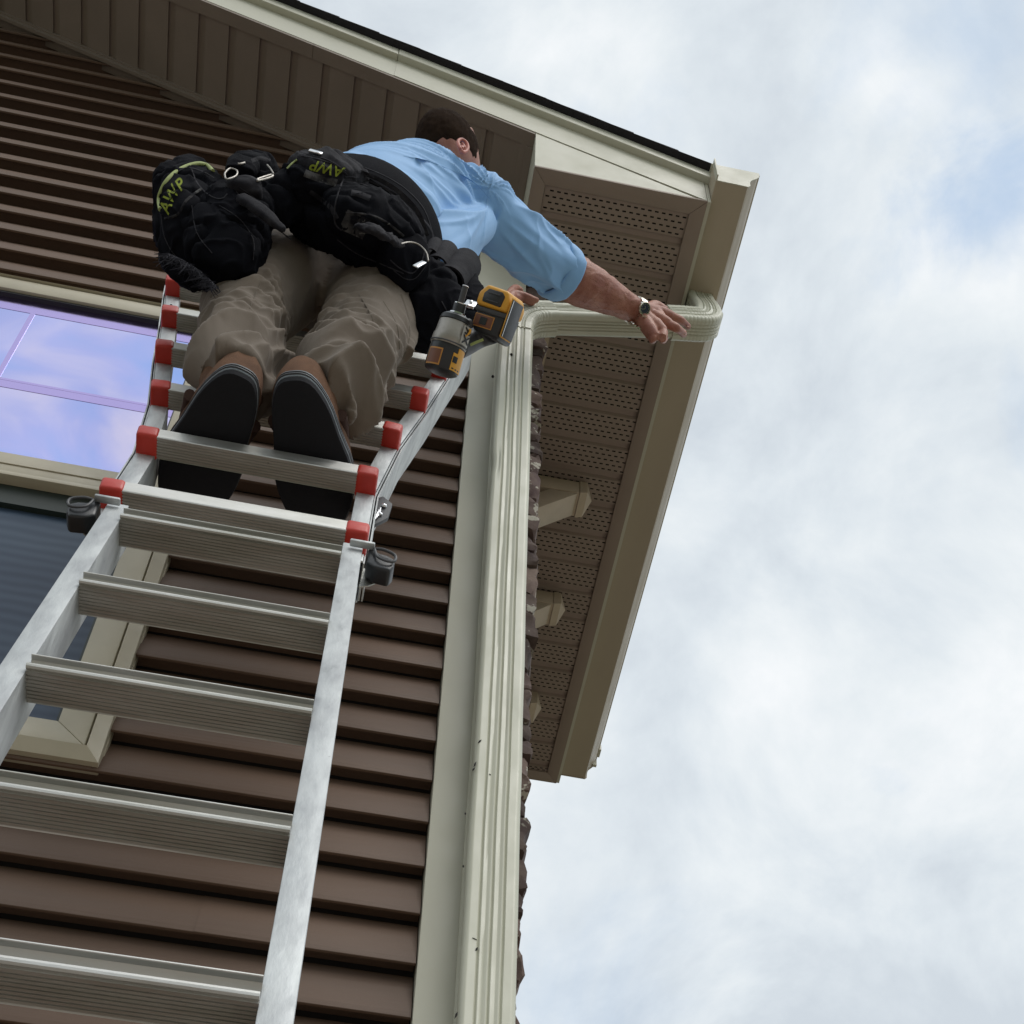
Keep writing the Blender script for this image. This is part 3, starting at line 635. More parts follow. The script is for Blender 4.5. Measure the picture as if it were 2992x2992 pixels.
# locks: bracket plate and black knob with open grip
def knob(sd_):
    Mx = Matrix.Translation(LO + LU * 0.050 + Vector((sd_ * 0.196, 0.0, 0.0)))
    pl = put('lock_plate', MB().box((-0.0255 * 1 if sd_ > 0 else -0.012, -0.012, -0.004), (0.012 if sd_ > 0 else 0.0255, 0.0, 0.002)), M_ALU, lad, bev=0.002, M=Mx @ Matrix.Translation((0, 0, 0.012)))
    s = sd_
    Mx = Mx @ Matrix.Scale(0.68, 4)
    P_ = [(0.004, -0.03), (0.022, -0.045), (0.058, -0.050), (0.066, -0.030), (0.066, 0.000), (0.050, 0.012), (0.030, 0.016), (0.018, 0.030), (0.004, 0.030)]
    body = MB().prism([(s * x, -0.002, z - 0.01) for x, z in P_], (0, 0.045, 0))
    kb = put('lock_knob', body, M_BLKP, lad, bev=0.006, seg=3, M=Mx)
    put('grip', MB().tube([(s * 0.018, -0.008, 0.008, .0035, .0035), (s * 0.038, -0.012, 0.004, .0035, .0035), (s * 0.064, -0.010, -0.008, .0035, .0035), (s * 0.064, -0.008, -0.030, .0035, .0035), (s * 0.045, -0.010, -0.036, .003, .003), (s * 0.026, -0.010, -0.024, .003, .003), (s * 0.018, -0.008, 0.008, .0035, .0035)], 8, 4), M_DGREY, kb, smooth=True, M=Mx)
    put('cam_plate', MB().prism([(s * x, 0.045, z) for x, z in ((0.0, 0.01), (0.028, -0.03), (0.030, -0.045), (0.016, -0.06), (-0.004, -0.07))], (0, 0.003, 0)), M_RUNG, kb, M=Mx)
knob(-1); knob(1)
# hinge hardware on the outside of the right rail
hc = UO + UU * 0.25 + Vector((0.222, 0.03, 0))
hg = put('hinge_bracket', MB().prism([hc + Vector(p) for p in ((-0.012, 0.0, -0.055), (0.012, 0.0, -0.02), (0.016, 0.0, 0.03), (-0.002, 0.0, 0.05), (-0.012, 0.0, 0.04))], (0, 0.008, 0)), M_DGREY, lad, bev=0.002)
put('bolt', MB().ball(hc + Vector((0.002, -0.003, 0.012)), (.005, .004, .005), 10).ball(hc + Vector((-0.002, -0.003, -0.018)), (.004, .003, .004), 10), M_CHROME, hg, smooth=True)
st_ = MB()
for i_ in range(5): st_.box(tuple(hc + Vector((-0.012 + i_ * 0.002, -0.004, -0.045 + i_ * 0.006))), tuple(hc + Vector((-0.010 + i_ * 0.002, 0.0, -0.03 + i_ * 0.008))))
put('spring_slot', st_, M_CHROME, hg)

# ------------------------------------------------------------------ person
def fuse(mb, voxel, smooth=4, factor=0.5):
    me = mb.mesh('tmp'); fixn(me)
    o = bpy.data.objects.new('tmp', me); COL.objects.link(o)
    r = o.modifiers.new('r', 'REMESH'); r.mode = 'VOXEL'; r.voxel_size = voxel; r.adaptivity = 0
    if smooth:
        s_ = o.modifiers.new('s', 'SMOOTH'); s_.factor = factor; s_.iterations = smooth
    dg = bpy.context.evaluated_depsgraph_get(); ev = o.evaluated_get(dg); m2 = bpy.data.meshes.new_from_object(ev)
    bpy.data.objects.remove(o); bpy.data.meshes.remove(me); return m2
def displace(me, fn):
    n = len(me.vertices); co = np.empty(n * 3, np.float32); me.vertices.foreach_get('co', co); no = np.empty(n * 3, np.float32)
    me.vertex_normals.foreach_get('vector', no); co = co.reshape(-1, 3); no = no.reshape(-1, 3)
    d = np.array([fn(p) for p in co], np.float32)
    co = co + no * d[:, None]; me.vertices.foreach_set('co', co.ravel().astype(np.float32)); me.update()
nz = lambda x, y, z: noise.noise(Vector((x, y, z)))
def ridge(v, s=1.0): return max(0.0, 1 - abs(v) * s)
def PX(px, py, **k): return at(px * D, py * D, **k)

person = thing('person', 'man in blue shirt and khaki trousers standing on the ladder, reaching for the downspout', 'person')
person_empty = person
# ---- skin: head, neck, arms and hands, trunk and legs under the clothes, one continuous mesh
bd = MB()
HC = Vector((-0.143, -0.530, 0.090))
Mh = Matrix.Rotation(math.radians(-38), 3, 'Z') @ Matrix.Rotation(math.radians(14), 3, 'X')     # face turned to the right of the picture, tipped forward
bd.ball(HC, (0.074, 0.094, 0.105), 20, Mh)
hp = lambda x, y, z: HC + Mh @ Vector((x, y, z))
def T(mb, a, n=16, **k): mb.tube([tuple(p) for p in a], n, **k)
def tp(v, r, r2=None): return (v[0], v[1], v[2], r, r2 or r)
T(bd, [tp(hp(0, -0.01, 0.03), .078, .085), tp(hp(0, 0.03, -0.03), .066, .07), tp(hp(0, 0.05, -0.085), .05, .045), tp(hp(0, 0.06, -0.115), .03, .02)])      # jaw
T(bd, [tp(hp(0, .088, .02), .008), tp(hp(0, .108, -.025), .014, .012), tp(hp(0, .095, -.04), .01)], 10)                                       # nose
T(bd, [tp(hp(-.030, .082, .024), .008), tp(hp(0, .090, .026), .009), tp(hp(.030, .082, .024), .008)], 10)                                          # brow
T(bd, [tp(hp(-.022, .086, -.066), .007), tp(hp(0, .096, -.066), .009), tp(hp(.022, .086, -.066), .007)], 8)                                       # lips
T(bd, [(-0.150, -0.475, -0.10, .05, .05), (-0.150, -0.490, -0.03, .054, .054), (-0.146, -0.515, 0.03, .056, .058), (-0.137, -0.53, 0.09, .06, .065)])
T(bd, [(-0.34, -0.50, -0.66, .11, .09), (-0.30, -0.51, -0.45, .11, .09), (-0.20, -0.49, -0.24, .10, .08), (-0.145, -0.47, -0.10, .08, .06), (-0.14, -0.485, -0.05, .06, .055)])
T(bd, [(-0.28, -0.49, -0.07, .035, .035), (-0.15, -0.475, -0.09, .045, .045), (-0.03, -0.455, -0.06, .05, .05)])
for s_, hp0, kn, an in ((-1, (-0.40, -0.50, -0.68), (-.48, -.545, -1.15), (-.465, -.62, -1.58)), (1, (-0.28, -0.50, -0.68), (-.27, -.545, -1.15), (-.30, -.635, -1.58))):
    T(bd, [(*hp0, .06, .06), (*kn, .04, .045), ((kn[0] + an[0]) / 2, (kn[1] + an[1]) / 2, -1.36, .04, .04), (an[0], an[1] + .01, -1.50, .03, .03)])
# right arm
EL = Vector((0.196, -0.292, 0.088)); WR = Vector((0.437, -0.188, 0.190))
FA = (WR - EL)
T(bd, [(-0.03, -0.455, -0.055, .06, .06), (0.08, -0.37, 0.02, .052, .052), tuple(EL) + (.052, .055), tuple(EL + FA * .22 + Vector((0, 0, -.004))) + (.062, .056), tuple(EL + FA * .5) + (.054, .048), tuple(EL + FA * .78) + (.041, .036), tuple(WR) + (.034, .028)], 20)
T(bd, [tuple(EL + FA * .02 + Vector((0, -.014, .012))) + (.03, .03), tuple(EL + FA * .2 + Vector((0, -.03, .016))) + (.032, .03), tuple(EL + FA * .45 + Vector((0, -.018, .02))) + (.022, .02), tuple(EL + FA * .65) + (.015, .015)], 12)     # brachioradialis
T(bd, [tuple(WR - FA * .25 + Vector((0, -.022, .0))) + (.006, .006), tuple(WR + Vector((0.0, -.024, .004))) + (.007, .007)], 8)
# right hand, back of the hand to the camera, palm on the pipe run
def hpt(px, py, y): return at(px, py, y=y)
KN = [hpt(1958, 922, -.168), hpt(1955, 947, -.176), hpt(1940, 969, -.176), hpt(1913, 985, -.168)]      # index .. little knuckles
wr1 = hpt(1890, 908, -.176); wr2 = hpt(1878, 936, -.180)
for i_, kk in enumerate(KN):
    w_ = wr1.lerp(wr2, i_ / 3.0)
    T(bd, [tuple(WR.lerp(w_, .3)) + (.021, .020), tuple(w_) + (.021, .020), tuple(w_.lerp(kk, .6) + Vector((0, -.003, 0))) + (.0185, .018), tuple(kk) + (.0152, .015)], 14)
T(bd, [tuple(w_) + (.02, .02) for w_ in (wr1 + Vector((.0, .012, 0)), hpt(1910, 920, -.155), hpt(1925, 935, -.15))], 14)
def finger(mb, pts, r0, r1):
    n = len(pts); T(mb, [tuple(p) + (r0 + (r1 - r0) * i / (n - 1),) * 2 for i, p in enumerate(pts)], 14, sub=6)
    mb.ball(pts[-1], (r1, r1, r1), 10)
finger(bd, [KN[0], hpt(1984, 933, -.160), hpt(2000, 944, -.146), hpt(2010, 954, -.132)], .0128, .0098)
finger(bd, [KN[1], hpt(1976, 958, -.176), hpt(1990, 968, -.160), hpt(1998, 977, -.143)], .0132, .0102)
finger(bd, [KN[2], hpt(1936, 988, -.172), hpt(1940, 990, -.148), hpt(1940, 976, -.130)], .0130, .0105)
finger(bd, [KN[3], hpt(1906, 992, -.162), hpt(1908, 992, -.140), hpt(1912, 976, -.125)], .0118, .0098)
# thumb lies over the top of the run
finger(bd, [hpt(1895, 905, -.160), hpt(1915, 900, -.135), hpt(1938, 915, -.115), hpt(1955, 930, -.110)], .0145, .0105)
T(bd, [tuple(wr1) + (.019, .019), tuple(hpt(1915, 897, -.172)) + (.0185, .018), tuple(hpt(1945, 912, -.168)) + (.016, .015)], 14)
T(bd, [tuple(wr2) + (.02, .02), tuple(hpt(1893, 962, -.172)) + (.0185, .018), tuple(hpt(1908, 982, -.165)) + (.0165, .016)], 14)
T(bd, [tuple(WR) + (.03, .026), tuple(hpt(1905, 920, -.172)) + (.030, .024), tuple(hpt(1930, 942, -.168)) + (.026, .020), tuple(hpt(1945, 950, -.166)) + (.018, .015)], 18)
# left arm, mostly hidden by the trunk and the pouches
SL = Vector((-0.28, -0.47, -0.07)); EL2 = Vector((-0.085, -0.27, -0.20)); WL2 = Vector((0.055, -0.150, 0.10))
T(bd, [tuple(SL) + (.04, .04), tuple(SL.lerp(EL2, .5)) + (.042, .042), tuple(EL2) + (.045, .045), tuple(EL2.lerp(WL2, .4)) + (.045, .042), tuple(WL2) + (.029, .024)], 16)
k2 = [at(1500 + i_ * -3, 858 + i_ * 9, y=-.135) for i_ in range(4)]
for i_, kk in enumerate(k2):
    T(bd, [tuple(WL2) + (.02, .018), tuple(WL2.lerp(kk, .5)) + (.017, .015), tuple(kk) + (.012, .012)], 12)
finger(bd, [k2[0], at(1525, 862, y=-.130), at(1548, 870, y=-.126), at(1568, 877, y=-.122)], .0115, .0085)
finger(bd, [k2[1], at(1522, 872, y=-.122), at(1542, 880, y=-.116), at(1556, 886, y=-.112)], .0112, .0085)
finger(bd, [k2[2], at(1510, 884, y=-.118), at(1520, 893, y=-.108), at(1524, 902, y=-.102)], .0108, .0082)
finger(bd, [k2[3], at(1500, 895, y=-.115), at(1508, 903, y=-.106), at(1510, 910, y=-.102)], .010, .008)
finger(bd, [WL2 + Vector((.0, .0, .02)), at(1500, 845, y=-.10), at(1520, 848, y=-.09)], .013, .0095)
me = fuse(bd, 0.0028, 4)
def skin_d(p):
    x, y, z = p
    d = 0.0
    if x > 0.15: d = 0.0016 * nz(x * 28, y * 28, z * 28) + 0.0012 * ridge(nz(x * 16 + 4, y * 20, z * 20), 5) - .0006
    return d
displace(me, skin_d)
body = put('body', me, M_SKIN, person, smooth=True, ang=180)
# ear (right side of the head), nails
ear_c = at(1352, 427, y=-0.612)
Me = Matrix.Rotation(math.radians(-8), 3, 'Y')
er = MB()
er.tube([tuple(ear_c + Vector(p)) + (r_, r_) for p, r_ in (((-.004, 0, -.026), .005), ((-.011, -.004, -.010), .0048), ((-.012, -.006, .012), .0045), ((-.004, -.006, .026), .0045), ((.008, -.002, .022), .0045), ((.013, .004, .006), .0045), ((.010, .006, -.012), .004), ((.004, .006, -.024), .005), ((-.003, .002, -.030), .0055))], 10, 5)
er.tube([tuple(ear_c + Vector(p)) + (r_, r_) for p, r_ in (((-.003, .004, -.012), .007), ((.001, .006, .004), .008), ((.004, .006, .014), .006))], 10, 4)
er.tube([tuple(ear_c + Vector(p)) + (r_, r_) for p, r_ in (((-.004, -.002, .014), .003), ((.002, -.001, .008), .003), ((.005, .001, -.006), .003))], 8, 4)
M_EAR = mat('flushed ear skin', (0.50, 0.16, 0.12), 0.5, var=0.5, vscale=40, bump=0.2)
put('ear', fuse(er, 0.0012, 3), M_EAR, body, smooth=True, ang=180)
nl = MB()
for px_, py_, yy in ((2010, 955, -.1405), (1998, 977, -.1515)):
    p = at(px_, py_, y=yy); nl.ball(p, (.0048, .0022, .0040), 10)
put('fingernail', nl, mat('fingernail', (0.46, 0.25, 0.20), 0.6, spec=0.2), body, smooth=True)
# hair cap, cropped, fading towards the neck
hr = MB(); hr.ball(HC + Mh @ Vector((0, -0.004, 0.006)), (0.0765, 0.096, 0.106), 24, Mh)
me = fuse(hr, 0.0035, 2)
Mi = Mh.inverted()
def sstep(a, b, x): t = max(0, min(1, (x - a) / (b - a))); return t * t * (3 - 2 * t)
n_ = len(me.vertices)
for v in me.vertices:       # the cap dives under the skin along the hairline
    q = Mi @ (v.co - HC); e_ = .008 * nz(v.co.x * 45, v.co.y * 45, v.co.z * 45)
    m_ = sstep(-.090, -.050, q.z + e_ + max(0, q.y) * .5) * (1 - sstep(.070, .090, q.y + e_) * (1 - sstep(.02, .06, q.z))) * (1 - sstep(.018, .04, q.y) * (1 - sstep(-.02, .015, q.z)))
    v.co = HC + Mh @ (q * (.93 + .07 * m_ + .012 * m_))
me.update()
displace(me, lambda p: 0.0016 * nz(p[0] * 90, p[1] * 90, p[2] * 60))
hair = put('hair', me, M_HAIR, body, smooth=True, ang=180)
st = MB(); rnd = random.Random(5)
for i_ in range(5000):
    th = rnd.uniform(0, 2 * math.pi); zz = rnd.uniform(-0.35, 1); r_ = math.sqrt(1 - zz * zz)
    q = Vector((r_ * math.cos(th) * .0752, r_ * math.sin(th) * .0945 - .004, zz * .1045 + .006))
    if q.y > .05 and q.z < .06: continue
    if q.z < -.03 and rnd.random() < .6: continue
    if q.y > .01 and q.z < .0: continue
    nn = Vector((q.x / .0795 ** 2, q.y / .098 ** 2, q.z / .107 ** 2)).normalized(); gdir = (nn + Vector((rnd.uniform(-.5, .5), .9, -.2))).normalized()
    l_ = rnd.uniform(.006, .014) * (0.5 + 0.6 * max(0, zz)) * (2.2 if zz > .80 and rnd.random() < .35 else 1)
    sd_ = nn.cross(gdir).normalized() * .00035
    a, b, c = q - sd_ * 1.6, q + sd_ * 1.6, q + gdir * l_
    st.add([HC + Mh @ v for v in (a, b, c)], [(0, 1, 2)])
o = put('hair_strand', st, M_HAIR, hair); o['kind'] = 'stuff'
# ---- shirt
sh = MB()
T(sh, [(-0.335, -0.515, -0.60, .150, .14), (-0.300, -0.525, -0.47, .153, .133), (-0.238, -0.508, -0.31, .150, .122), (-0.178, -0.482, -0.18, .140, .112), (-0.148, -0.474, -0.100, .120, .096), (-0.14, -0.488, -0.048, .078, .072)], 28)
T(sh, [(-0.31, -0.50, -0.08, .048, .048), (-0.26, -0.50, -0.070, .060, .056), (-0.15, -0.490, -0.074, .080, .072), (-0.045, -0.468, -0.050, .084, .076), (-0.005, -0.445, -0.045, .072, .070)], 20)
shR = Vector((-0.045, -0.462, -0.062))
T(sh, [tuple(shR) + (.078, .078), tuple(shR.lerp(EL, .25)) + (.080, .078), tuple(shR.lerp(EL, .5)) + (.075, .073), tuple(shR.lerp(EL, .78)) + (.070, .067), tuple(EL + Vector((-.006, -.004, -.003))) + (.066, .062)], 24)
T(sh, [tuple(SL) + (.066, .066), tuple(SL.lerp(EL2, .5)) + (.066, .066), tuple(EL2) + (.060, .060)], 18)
T(sh, [(-0.045, -0.45, -0.12, .05, .05), (-0.085, -0.465, -0.25, .066, .06), (-0.140, -0.475, -0.40, .078, .07), (-0.170, -0.480, -0.50, .07, .06)], 20)   # loose side under the arm
me = fuse(sh, 0.0042, 12)
FP = Vector((-0.03, -0.43, -0.10)); AX = (EL - shR).normalized()
def shirt_d(p):
    x, y, z = p; v = Vector(p); rel = v - shR; al = rel.dot(AX); d = 0.0
    r = v - FP; rr = r.length; ang = math.atan2(r.z, r.x) + 0.8 * rr
    # trunk: folds fan out from the armpit across the back to the belt
    fall = max(0.0, min(1.0, (rr - .07) / .12)) * max(0.25, 1.25 - rr * 1.9)
    w_ = nz(ang * 4.2, rr * 2.0 + 3, 1.0 + y); w2 = nz(ang * 9, rr * 2.6, 9.0)
    tk = fall * (0.0170 * ridge(w_, 3.6) ** 1.3 + 0.0085 * max(0.0, min(1.0, (rr - .14) / .10)) * ridge(w2, 3.8) ** 1.3 - 0.006)
    bl = max(0.0, min(1.0, (-0.30 - z) / .15))    # blousing above the belt
    tk += bl * (0.009 * ridge(nz(x * 6 + z * 4, z * 6 - x * 5, y * 4), 2.6) ** 2 + 0.003)
    # sleeve: long folds along the arm
    th = math.atan2(rel.dot(AX.cross(Vector((0, 0, 1))).normalized()), (rel - AX * al).z)
    cx2, sx2 = math.cos(th), math.sin(th)
    w_ = nz(cx2 * 1.5 + 5, sx2 * 1.5 + al * 1.6, al * 2.6); sl = 0.0125 * (ridge(w_, 4.0) ** 1.3) - 0.003
    sl += 0.004 * ridge(nz(cx2 * 1.2 + al * 5, sx2 * 1.2, al * 7), 3) ** 2
    k = max(0.0, min(1.0, (al - .02) / .10)) if x > -.06 else 0.0
    return tk * (1 - k) + sl * k
displace(me, shirt_d)
shirt = put('shirt', me, M_SHIRT, person, smooth=True, ang=180)
cf = MB(); a0 = EL + Vector((-.008, -.006, -.004)); A2 = (WR - shR).normalized()
ring = lambda c, r1, r2, k: tuple(c) + (r1, r2)
T(cf, [ring(a0 - A2 * .018, .068, .065, 0), ring(a0 - A2 * .012, .0745, .071, 0), ring(a0 + A2 * .014, .0755, .072, 0), ring(a0 + A2 * .030, .0745, .071, 0), ring(a0 + A2 * .033, .071, .067, 0), ring(a0 + A2 * .025, .066, .062, 0), ring(a0 - A2 * .01, .063, .060, 0)], 44, sub=3, cap=False)
cm = cf.mesh('cuff'); fixn(cm)
displace(cm, lambda p: 0.0035 * nz(p[0] * 22, p[1] * 22, p[2] * 22) + .0025 * ridge(nz(p[0] * 30 + 5, p[1] * 30, p[2] * 14), 4) ** 2)
put('sleeve_cuff', cm, M_SHIRT, shirt, smooth=True, ang=60)
cl = MB()
(lambda *a, **k: None)(cl, [(-.205, -.510, -.038, .012, .006), (-.19, -.545, -.033, .014, .006), (-.145, -.560, -.029, .015, .006), (-.10, -.548, -.028, .015, .006), (-.068, -.512, -.030, .013, .006), (-.10, -.475, -.03, .012, .006)], 12)
T(cl, [(-.075, -.520, -.030, .016, .010), (-.035, -.515, -.032, .018, .010), (-.012, -.500, -.040, .012, .008)], 16)
put('collar', fuse(cl, 0.003, 3), M_SHIRT, shirt, smooth=True, ang=180)
# ---- trousers
tr = MB()
T(tr, [(-0.335, -0.51, -0.56, .155, .14), (-0.338, -0.505, -0.66, .172, .148), (-0.345, -0.50, -0.75, .165, .14)], 28)
LEGL = [(-0.415, -0.505, -0.68, .112, .118), (-0.455, -0.520, -0.85, .102, .108), (-0.482, -0.535, -1.00, .094, .098), (-0.490, -0.550, -1.15, .080, .086), (-0.478, -0.575, -1.30, .070, .076), (-0.466, -0.598, -1.42, .067, .072), (-0.460, -0.612, -1.515, .063, .069), (-0.458, -0.620, -1.556, .058, .066)]
LEGR = [(-0.270, -0.505, -0.68, .116, .122), (-0.258, -0.515, -0.85, .106, .112), (-0.252, -0.535, -1.00, .098, .102), (-0.262, -0.552, -1.15, .084, .090), (-0.278, -0.580, -1.30, .070, .076), (-0.292, -0.602, -1.42, .066, .071), (-0.300, -0.622, -1.52, .064, .070), (-0.308, -0.632, -1.562, .056, .064)]
T(tr, LEGL, 28); T(tr, LEGR, 28)
T(tr, [(-0.215, -0.515, -0.98, .030, .05), (-0.198, -0.525, -1.05, .034, .058), (-0.200, -0.535, -1.14, .028, .05)], 16)     # cargo pocket
me = fuse(tr, 0.0037, 3)
def tr_d(p):
    x, y, z = p; left = x < -0.372
    cx_ = -0.475 if left else -0.268; th = math.atan2(y + 0.57, x - cx_)
    low = max(0.0, min(1.0, (-1.12 - z) / .30)); knee = math.exp(-((z + 1.16) / .13) ** 2); up_ = max(0, min(1, (z + 1.0) / .2))
    k = 3.0 if left else 11.0
    d = 0.0
    c1, s1 = math.cos(th), math.sin(th)
    def fold(f, sk, ph, sharp):      # rings that rise and fall round the leg, crisp on one side
        u = z * f + sk * s1 + .35 * sk * c1 + 1.1 * nz(c1 * .9 + ph, s1 * .9, z * 3.2 + k) + ph
        u -= math.floor(u); t = u / .68 if u < .68 else (1 - u) / .32
        return t ** sharp
    gate = lambda q, lo: max(0.0, min(1.0, (nz(c1 * .8 + q, s1 * .8 + k, z * 4.5 + q) + lo) * 3))
    d += (0.0030 + .0075 * knee) * fold(15, .35 if left else -.3, k, 1.6) * gate(2, .12)
    d += (0.011 * low + .002) * fold(9, .5 if left else -.55, k + 3, 1.5) * gate(5, .30)
    d += (0.010 * low + .002 * knee) * fold(6.5, -.7 if left else .8, k + 5, 1.7) * gate(9, .25)
    d += 0.0045 * knee * (1 if y < -.55 else .3) * fold(30, .3, k + 8, 1.3) * gate(12, .1)
    d += low * 0.006 * nz(c1 * 1.1, s1 * 1.1 + k, z * 5)
    return (1.5 + .9 * low) * d - 0.007 - .004 * low
displace(me, tr_d)
trs = put('trousers', me, M_KHAKI, person, smooth=True, ang=180)
# ---- shoes
def shoe(back, toe, hw, bx, label=None):
    B_ = Vector((*back, -1.652)); Tt = Vector((*toe, -1.652)); Ld = (Tt - B_); ln = Ld.length; u = Ld.normalized(); s_ = Vector((u.y, -u.x, 0))
    def outline(off, n=48, cut=1.0):
        pts = []
        for i in range(n):
            a = 2 * math.pi * i / n; cx_ = math.cos(a); sy = math.sin(a)
            t = 0.5 - 0.5 * cx_               # 0 heel, 1 toe
            wdt = hw * (0.86 + 0.30 * math.sin(math.pi * min(1, max(0, (t - .12) / .95))) ** 1.3 - 0.10 * math.exp(-((t - .38) / .13) ** 2))
            k = (abs(cx_) ** 2.9 + abs(sy) ** 2.9) ** (-1 / 2.9)
            pts.append(B_ + u * (ln * (0.5 - 0.5 * cx_ * k) ) + s_ * (sy * k * wdt + bx * math.sin(math.pi * t)) )
        c = B_ + u * ln * .5
        return [c + (p - c) * (1 + off / 0.1) for p in pts]
    sh_ = put('shoe', MB().loft([[p + Vector((0, 0, z)) for p in outline(o_)] for z, o_ in ((0.011, -.001), (0.014, .003), (0.030, .0045), (0.034, .002))]), M_FOX, person, smooth=True, ang=40)
    put('outsole', MB().loft([[p + Vector((0, 0, z)) for p in outline(o_)] for z, o_ in ((0.0, -.004), (0.002, .001), (0.0108, .003), (0.0112, .001))]), M_RUBBER, sh_, smooth=True, ang=40)
    ln2 = MB()
    for z in (0.0185, 0.0255):
        a_ = outline(.0052); b_ = outline(.0030)
        ln2.loft([[p + Vector((0, 0, z + dz)) for p in q] for dz, q in ((-.0009, b_), (-.0007, a_), (.0007, a_), (.0009, b_))])
    put('groove_line', ln2, M_DGREY, sh_)
    # upper: cross-sections along the foot
    rings = []
    for i in range(29):
        t = i / 28; t2 = 0.02 + 0.96 * t
        wd = hw * (0.86 + 0.30 * math.sin(math.pi * min(1, max(0, (t2 - .12) / .95))) ** 1.3) * (1 - (2 * t2 - 1) ** 8) ** 0.5 * .97
        H = 0.052 + 0.052 * (1 - t2) ** 0.9 + 0.02 * math.exp(-((t2 - .45) / .2) ** 2); H *= (1 - max(0, (t2 - .8) / .2) ** 2.5 * .75) * (1 - max(0, (.06 - t2) / .06) * .25)
        c = B_ + u * ln * t2 + s_ * bx * math.sin(math.pi * t2)
        ring_ = []
        for j in range(15):
            a = math.pi * j / 14; ring_.append(c + s_ * (math.cos(a) * wd) + Vector((0, 0, 0.03 + math.sin(a) ** .7 * H)))
        rings.append(ring_)
    put('upper', MB().loft(rings), M_SUEDE, sh_, smooth=True, ang=70)
    an = B_ + u * ln * .24 + s_ * bx * .6
    cm_ = MB(); T(cm_, [tuple(an + Vector((0, 0, .05))) + (.042, .052), tuple(an + Vector((0, 0, .085))) + (.044, .056), tuple(an + Vector((0, 0, .115))) + (.050, .060), tuple(an + Vector((0, 0, .123))) + (.047, .056), tuple(an + Vector((0, 0, .118))) + (.042, .050)], 24)
    put('collar', cm_, M_SUEDE, sh_, smooth=True, ang=80)
    for sg in (-1, 1):
        pm = MB()
        for (ta, tb, z0, z1) in ((.30, .62, .045, .085),):
            g0 = B_ + u * ln * ta + s_ * (bx + sg * hw * 1.03); 
            pm.tube([tuple(g0 + u * (ln * (tb - ta)) * q_ + Vector((0, 0, z0 + (z1 - z0) * math.sin(math.pi * q_) * .5)) - s_ * sg * .012 * q_) + (.010, .012) for q_ in (0, .33, .66, 1)], 10, 4)
        put('side_panel', pm, M_SUEDED, sh_, smooth=True, ang=60)
    return sh_
for (hx, hy), (tx, ty), b_x in (((705, 1106), (528, 1530), -.006), ((853, 1116), (936, 1562), .006)):
    h0 = at(hx, hy, z=-1.652); t0 = at(tx, ty, z=-1.652); shoe((h0.x, h0.y), (t0.x, t0.y), .0585, b_x)

# ------------------------------------------------------------------ tool belt
belt = thing('tool_belt', 'black nylon tool belt with bulging pouches round the waist of the man', 'tool belt')
def bag(pts, n=32, voxel=0.0045, sm=2, amp=0.006, sc_=14, power=3.0, m=M_NYLON, name='pouch', parent=None, ref=(0, 0, 1), seed=0):
    b_ = MB(); T(b_, pts, n, ref=ref, power=max(power, 3.6)); me_ = fuse(b_, voxel, sm)
    if amp: displace(me_, lambda p: amp * 1.2 * nz(p[0] * sc_ + seed, p[1] * sc_, p[2] * sc_) - amp * 1.5 * ridge(nz(p[0] * sc_ * .7 + 9 + seed, p[1] * sc_ * .7, p[2] * sc_), 4.5) ** 2 + amp * .7 * ridge(nz(p[0] * sc_ * 2.1 + 9 + seed, p[1] * sc_ * 1.6, p[2] * sc_ * 2.3), 4) ** 1.5)
    return put(name, me_, m, parent or belt, smooth=True, ang=180)
# padded belt
bp_ = MB(); rings = []
BC = Vector((-0.322, -0.513, -0.552)); bn = Vector((0.30, 0.02, 0.95)).normalized(); bx_ = Vector((1, 0, -0.31)).normalized(); by_ = bn.cross(bx_)
for i_ in range(56):
    a = 2 * math.pi * i_ / 56; rx, ry = .180, .160
    c = BC + bx_ * math.cos(a) * rx + by_ * math.sin(a) * ry; o_ = (bx_ * math.cos(a) * ry + by_ * math.sin(a) * rx).normalized()
    h_ = .045 + (.018 if math.sin(a) < 0 else 0)
    rings.append([c + o_ * u + bn * v for u, v in ((-.006, -h_), (.008, -h_), (.014, -h_ * .6), (.015, 0), (.014, h_ * .6), (.008, h_), (-.006, h_))])
rings.append(rings[0]); bp_.loft(rings, cap=False)
put('belt_pad', bp_, M_NYLON, belt, smooth=True, ang=60)
def P3(x, y, z): return PX(x, y, z=z)
# left bucket pouch with lime rim
c0 = PX(338, 352, z=-.60) + Vector((0, .075, 0)); 
p_top = PX(352, 385, y=-.640); p_mid = PX(378, 440, y=-.630); p_low = PX(400, 492, y=-.612)
axd = (p_low - p_top).normalized()
lp = bag([tuple(p_top) + (.068, .072), tuple(p_top.lerp(p_mid, .5)) + (.080, .080), tuple(p_mid) + (.086, .084), tuple(p_mid.lerp(p_low, .6)) + (.080, .078), tuple(p_low + axd * .02) + (.058, .055)], amp=.008, sc_=12, ref=(0, 1, 0), power=2.6)
# rim: lime binding around the opening
def ring_tube(c, n_, r1, r2, rt, a0=0, a1=2 * math.pi, N_=40, xdir=(1, 0, 0)):
    n_ = Vector(n_).normalized(); x_ = Vector(xdir); x_ = (x_ - n_ * x_.dot(n_)).normalized(); y_ = n_.cross(x_)
    return [tuple(Vector(c) + x_ * math.cos(a0 + (a1 - a0) * i / N_) * r1 + y_ * math.sin(a0 + (a1 - a0) * i / N_) * r2) + (rt, rt) for i in range(N_ + 1)]
rim_n = -axd
rimpts = [(302, 362), (308, 345), (322, 327), (340, 313), (362, 307), (382, 309), (398, 318), (404, 328)]
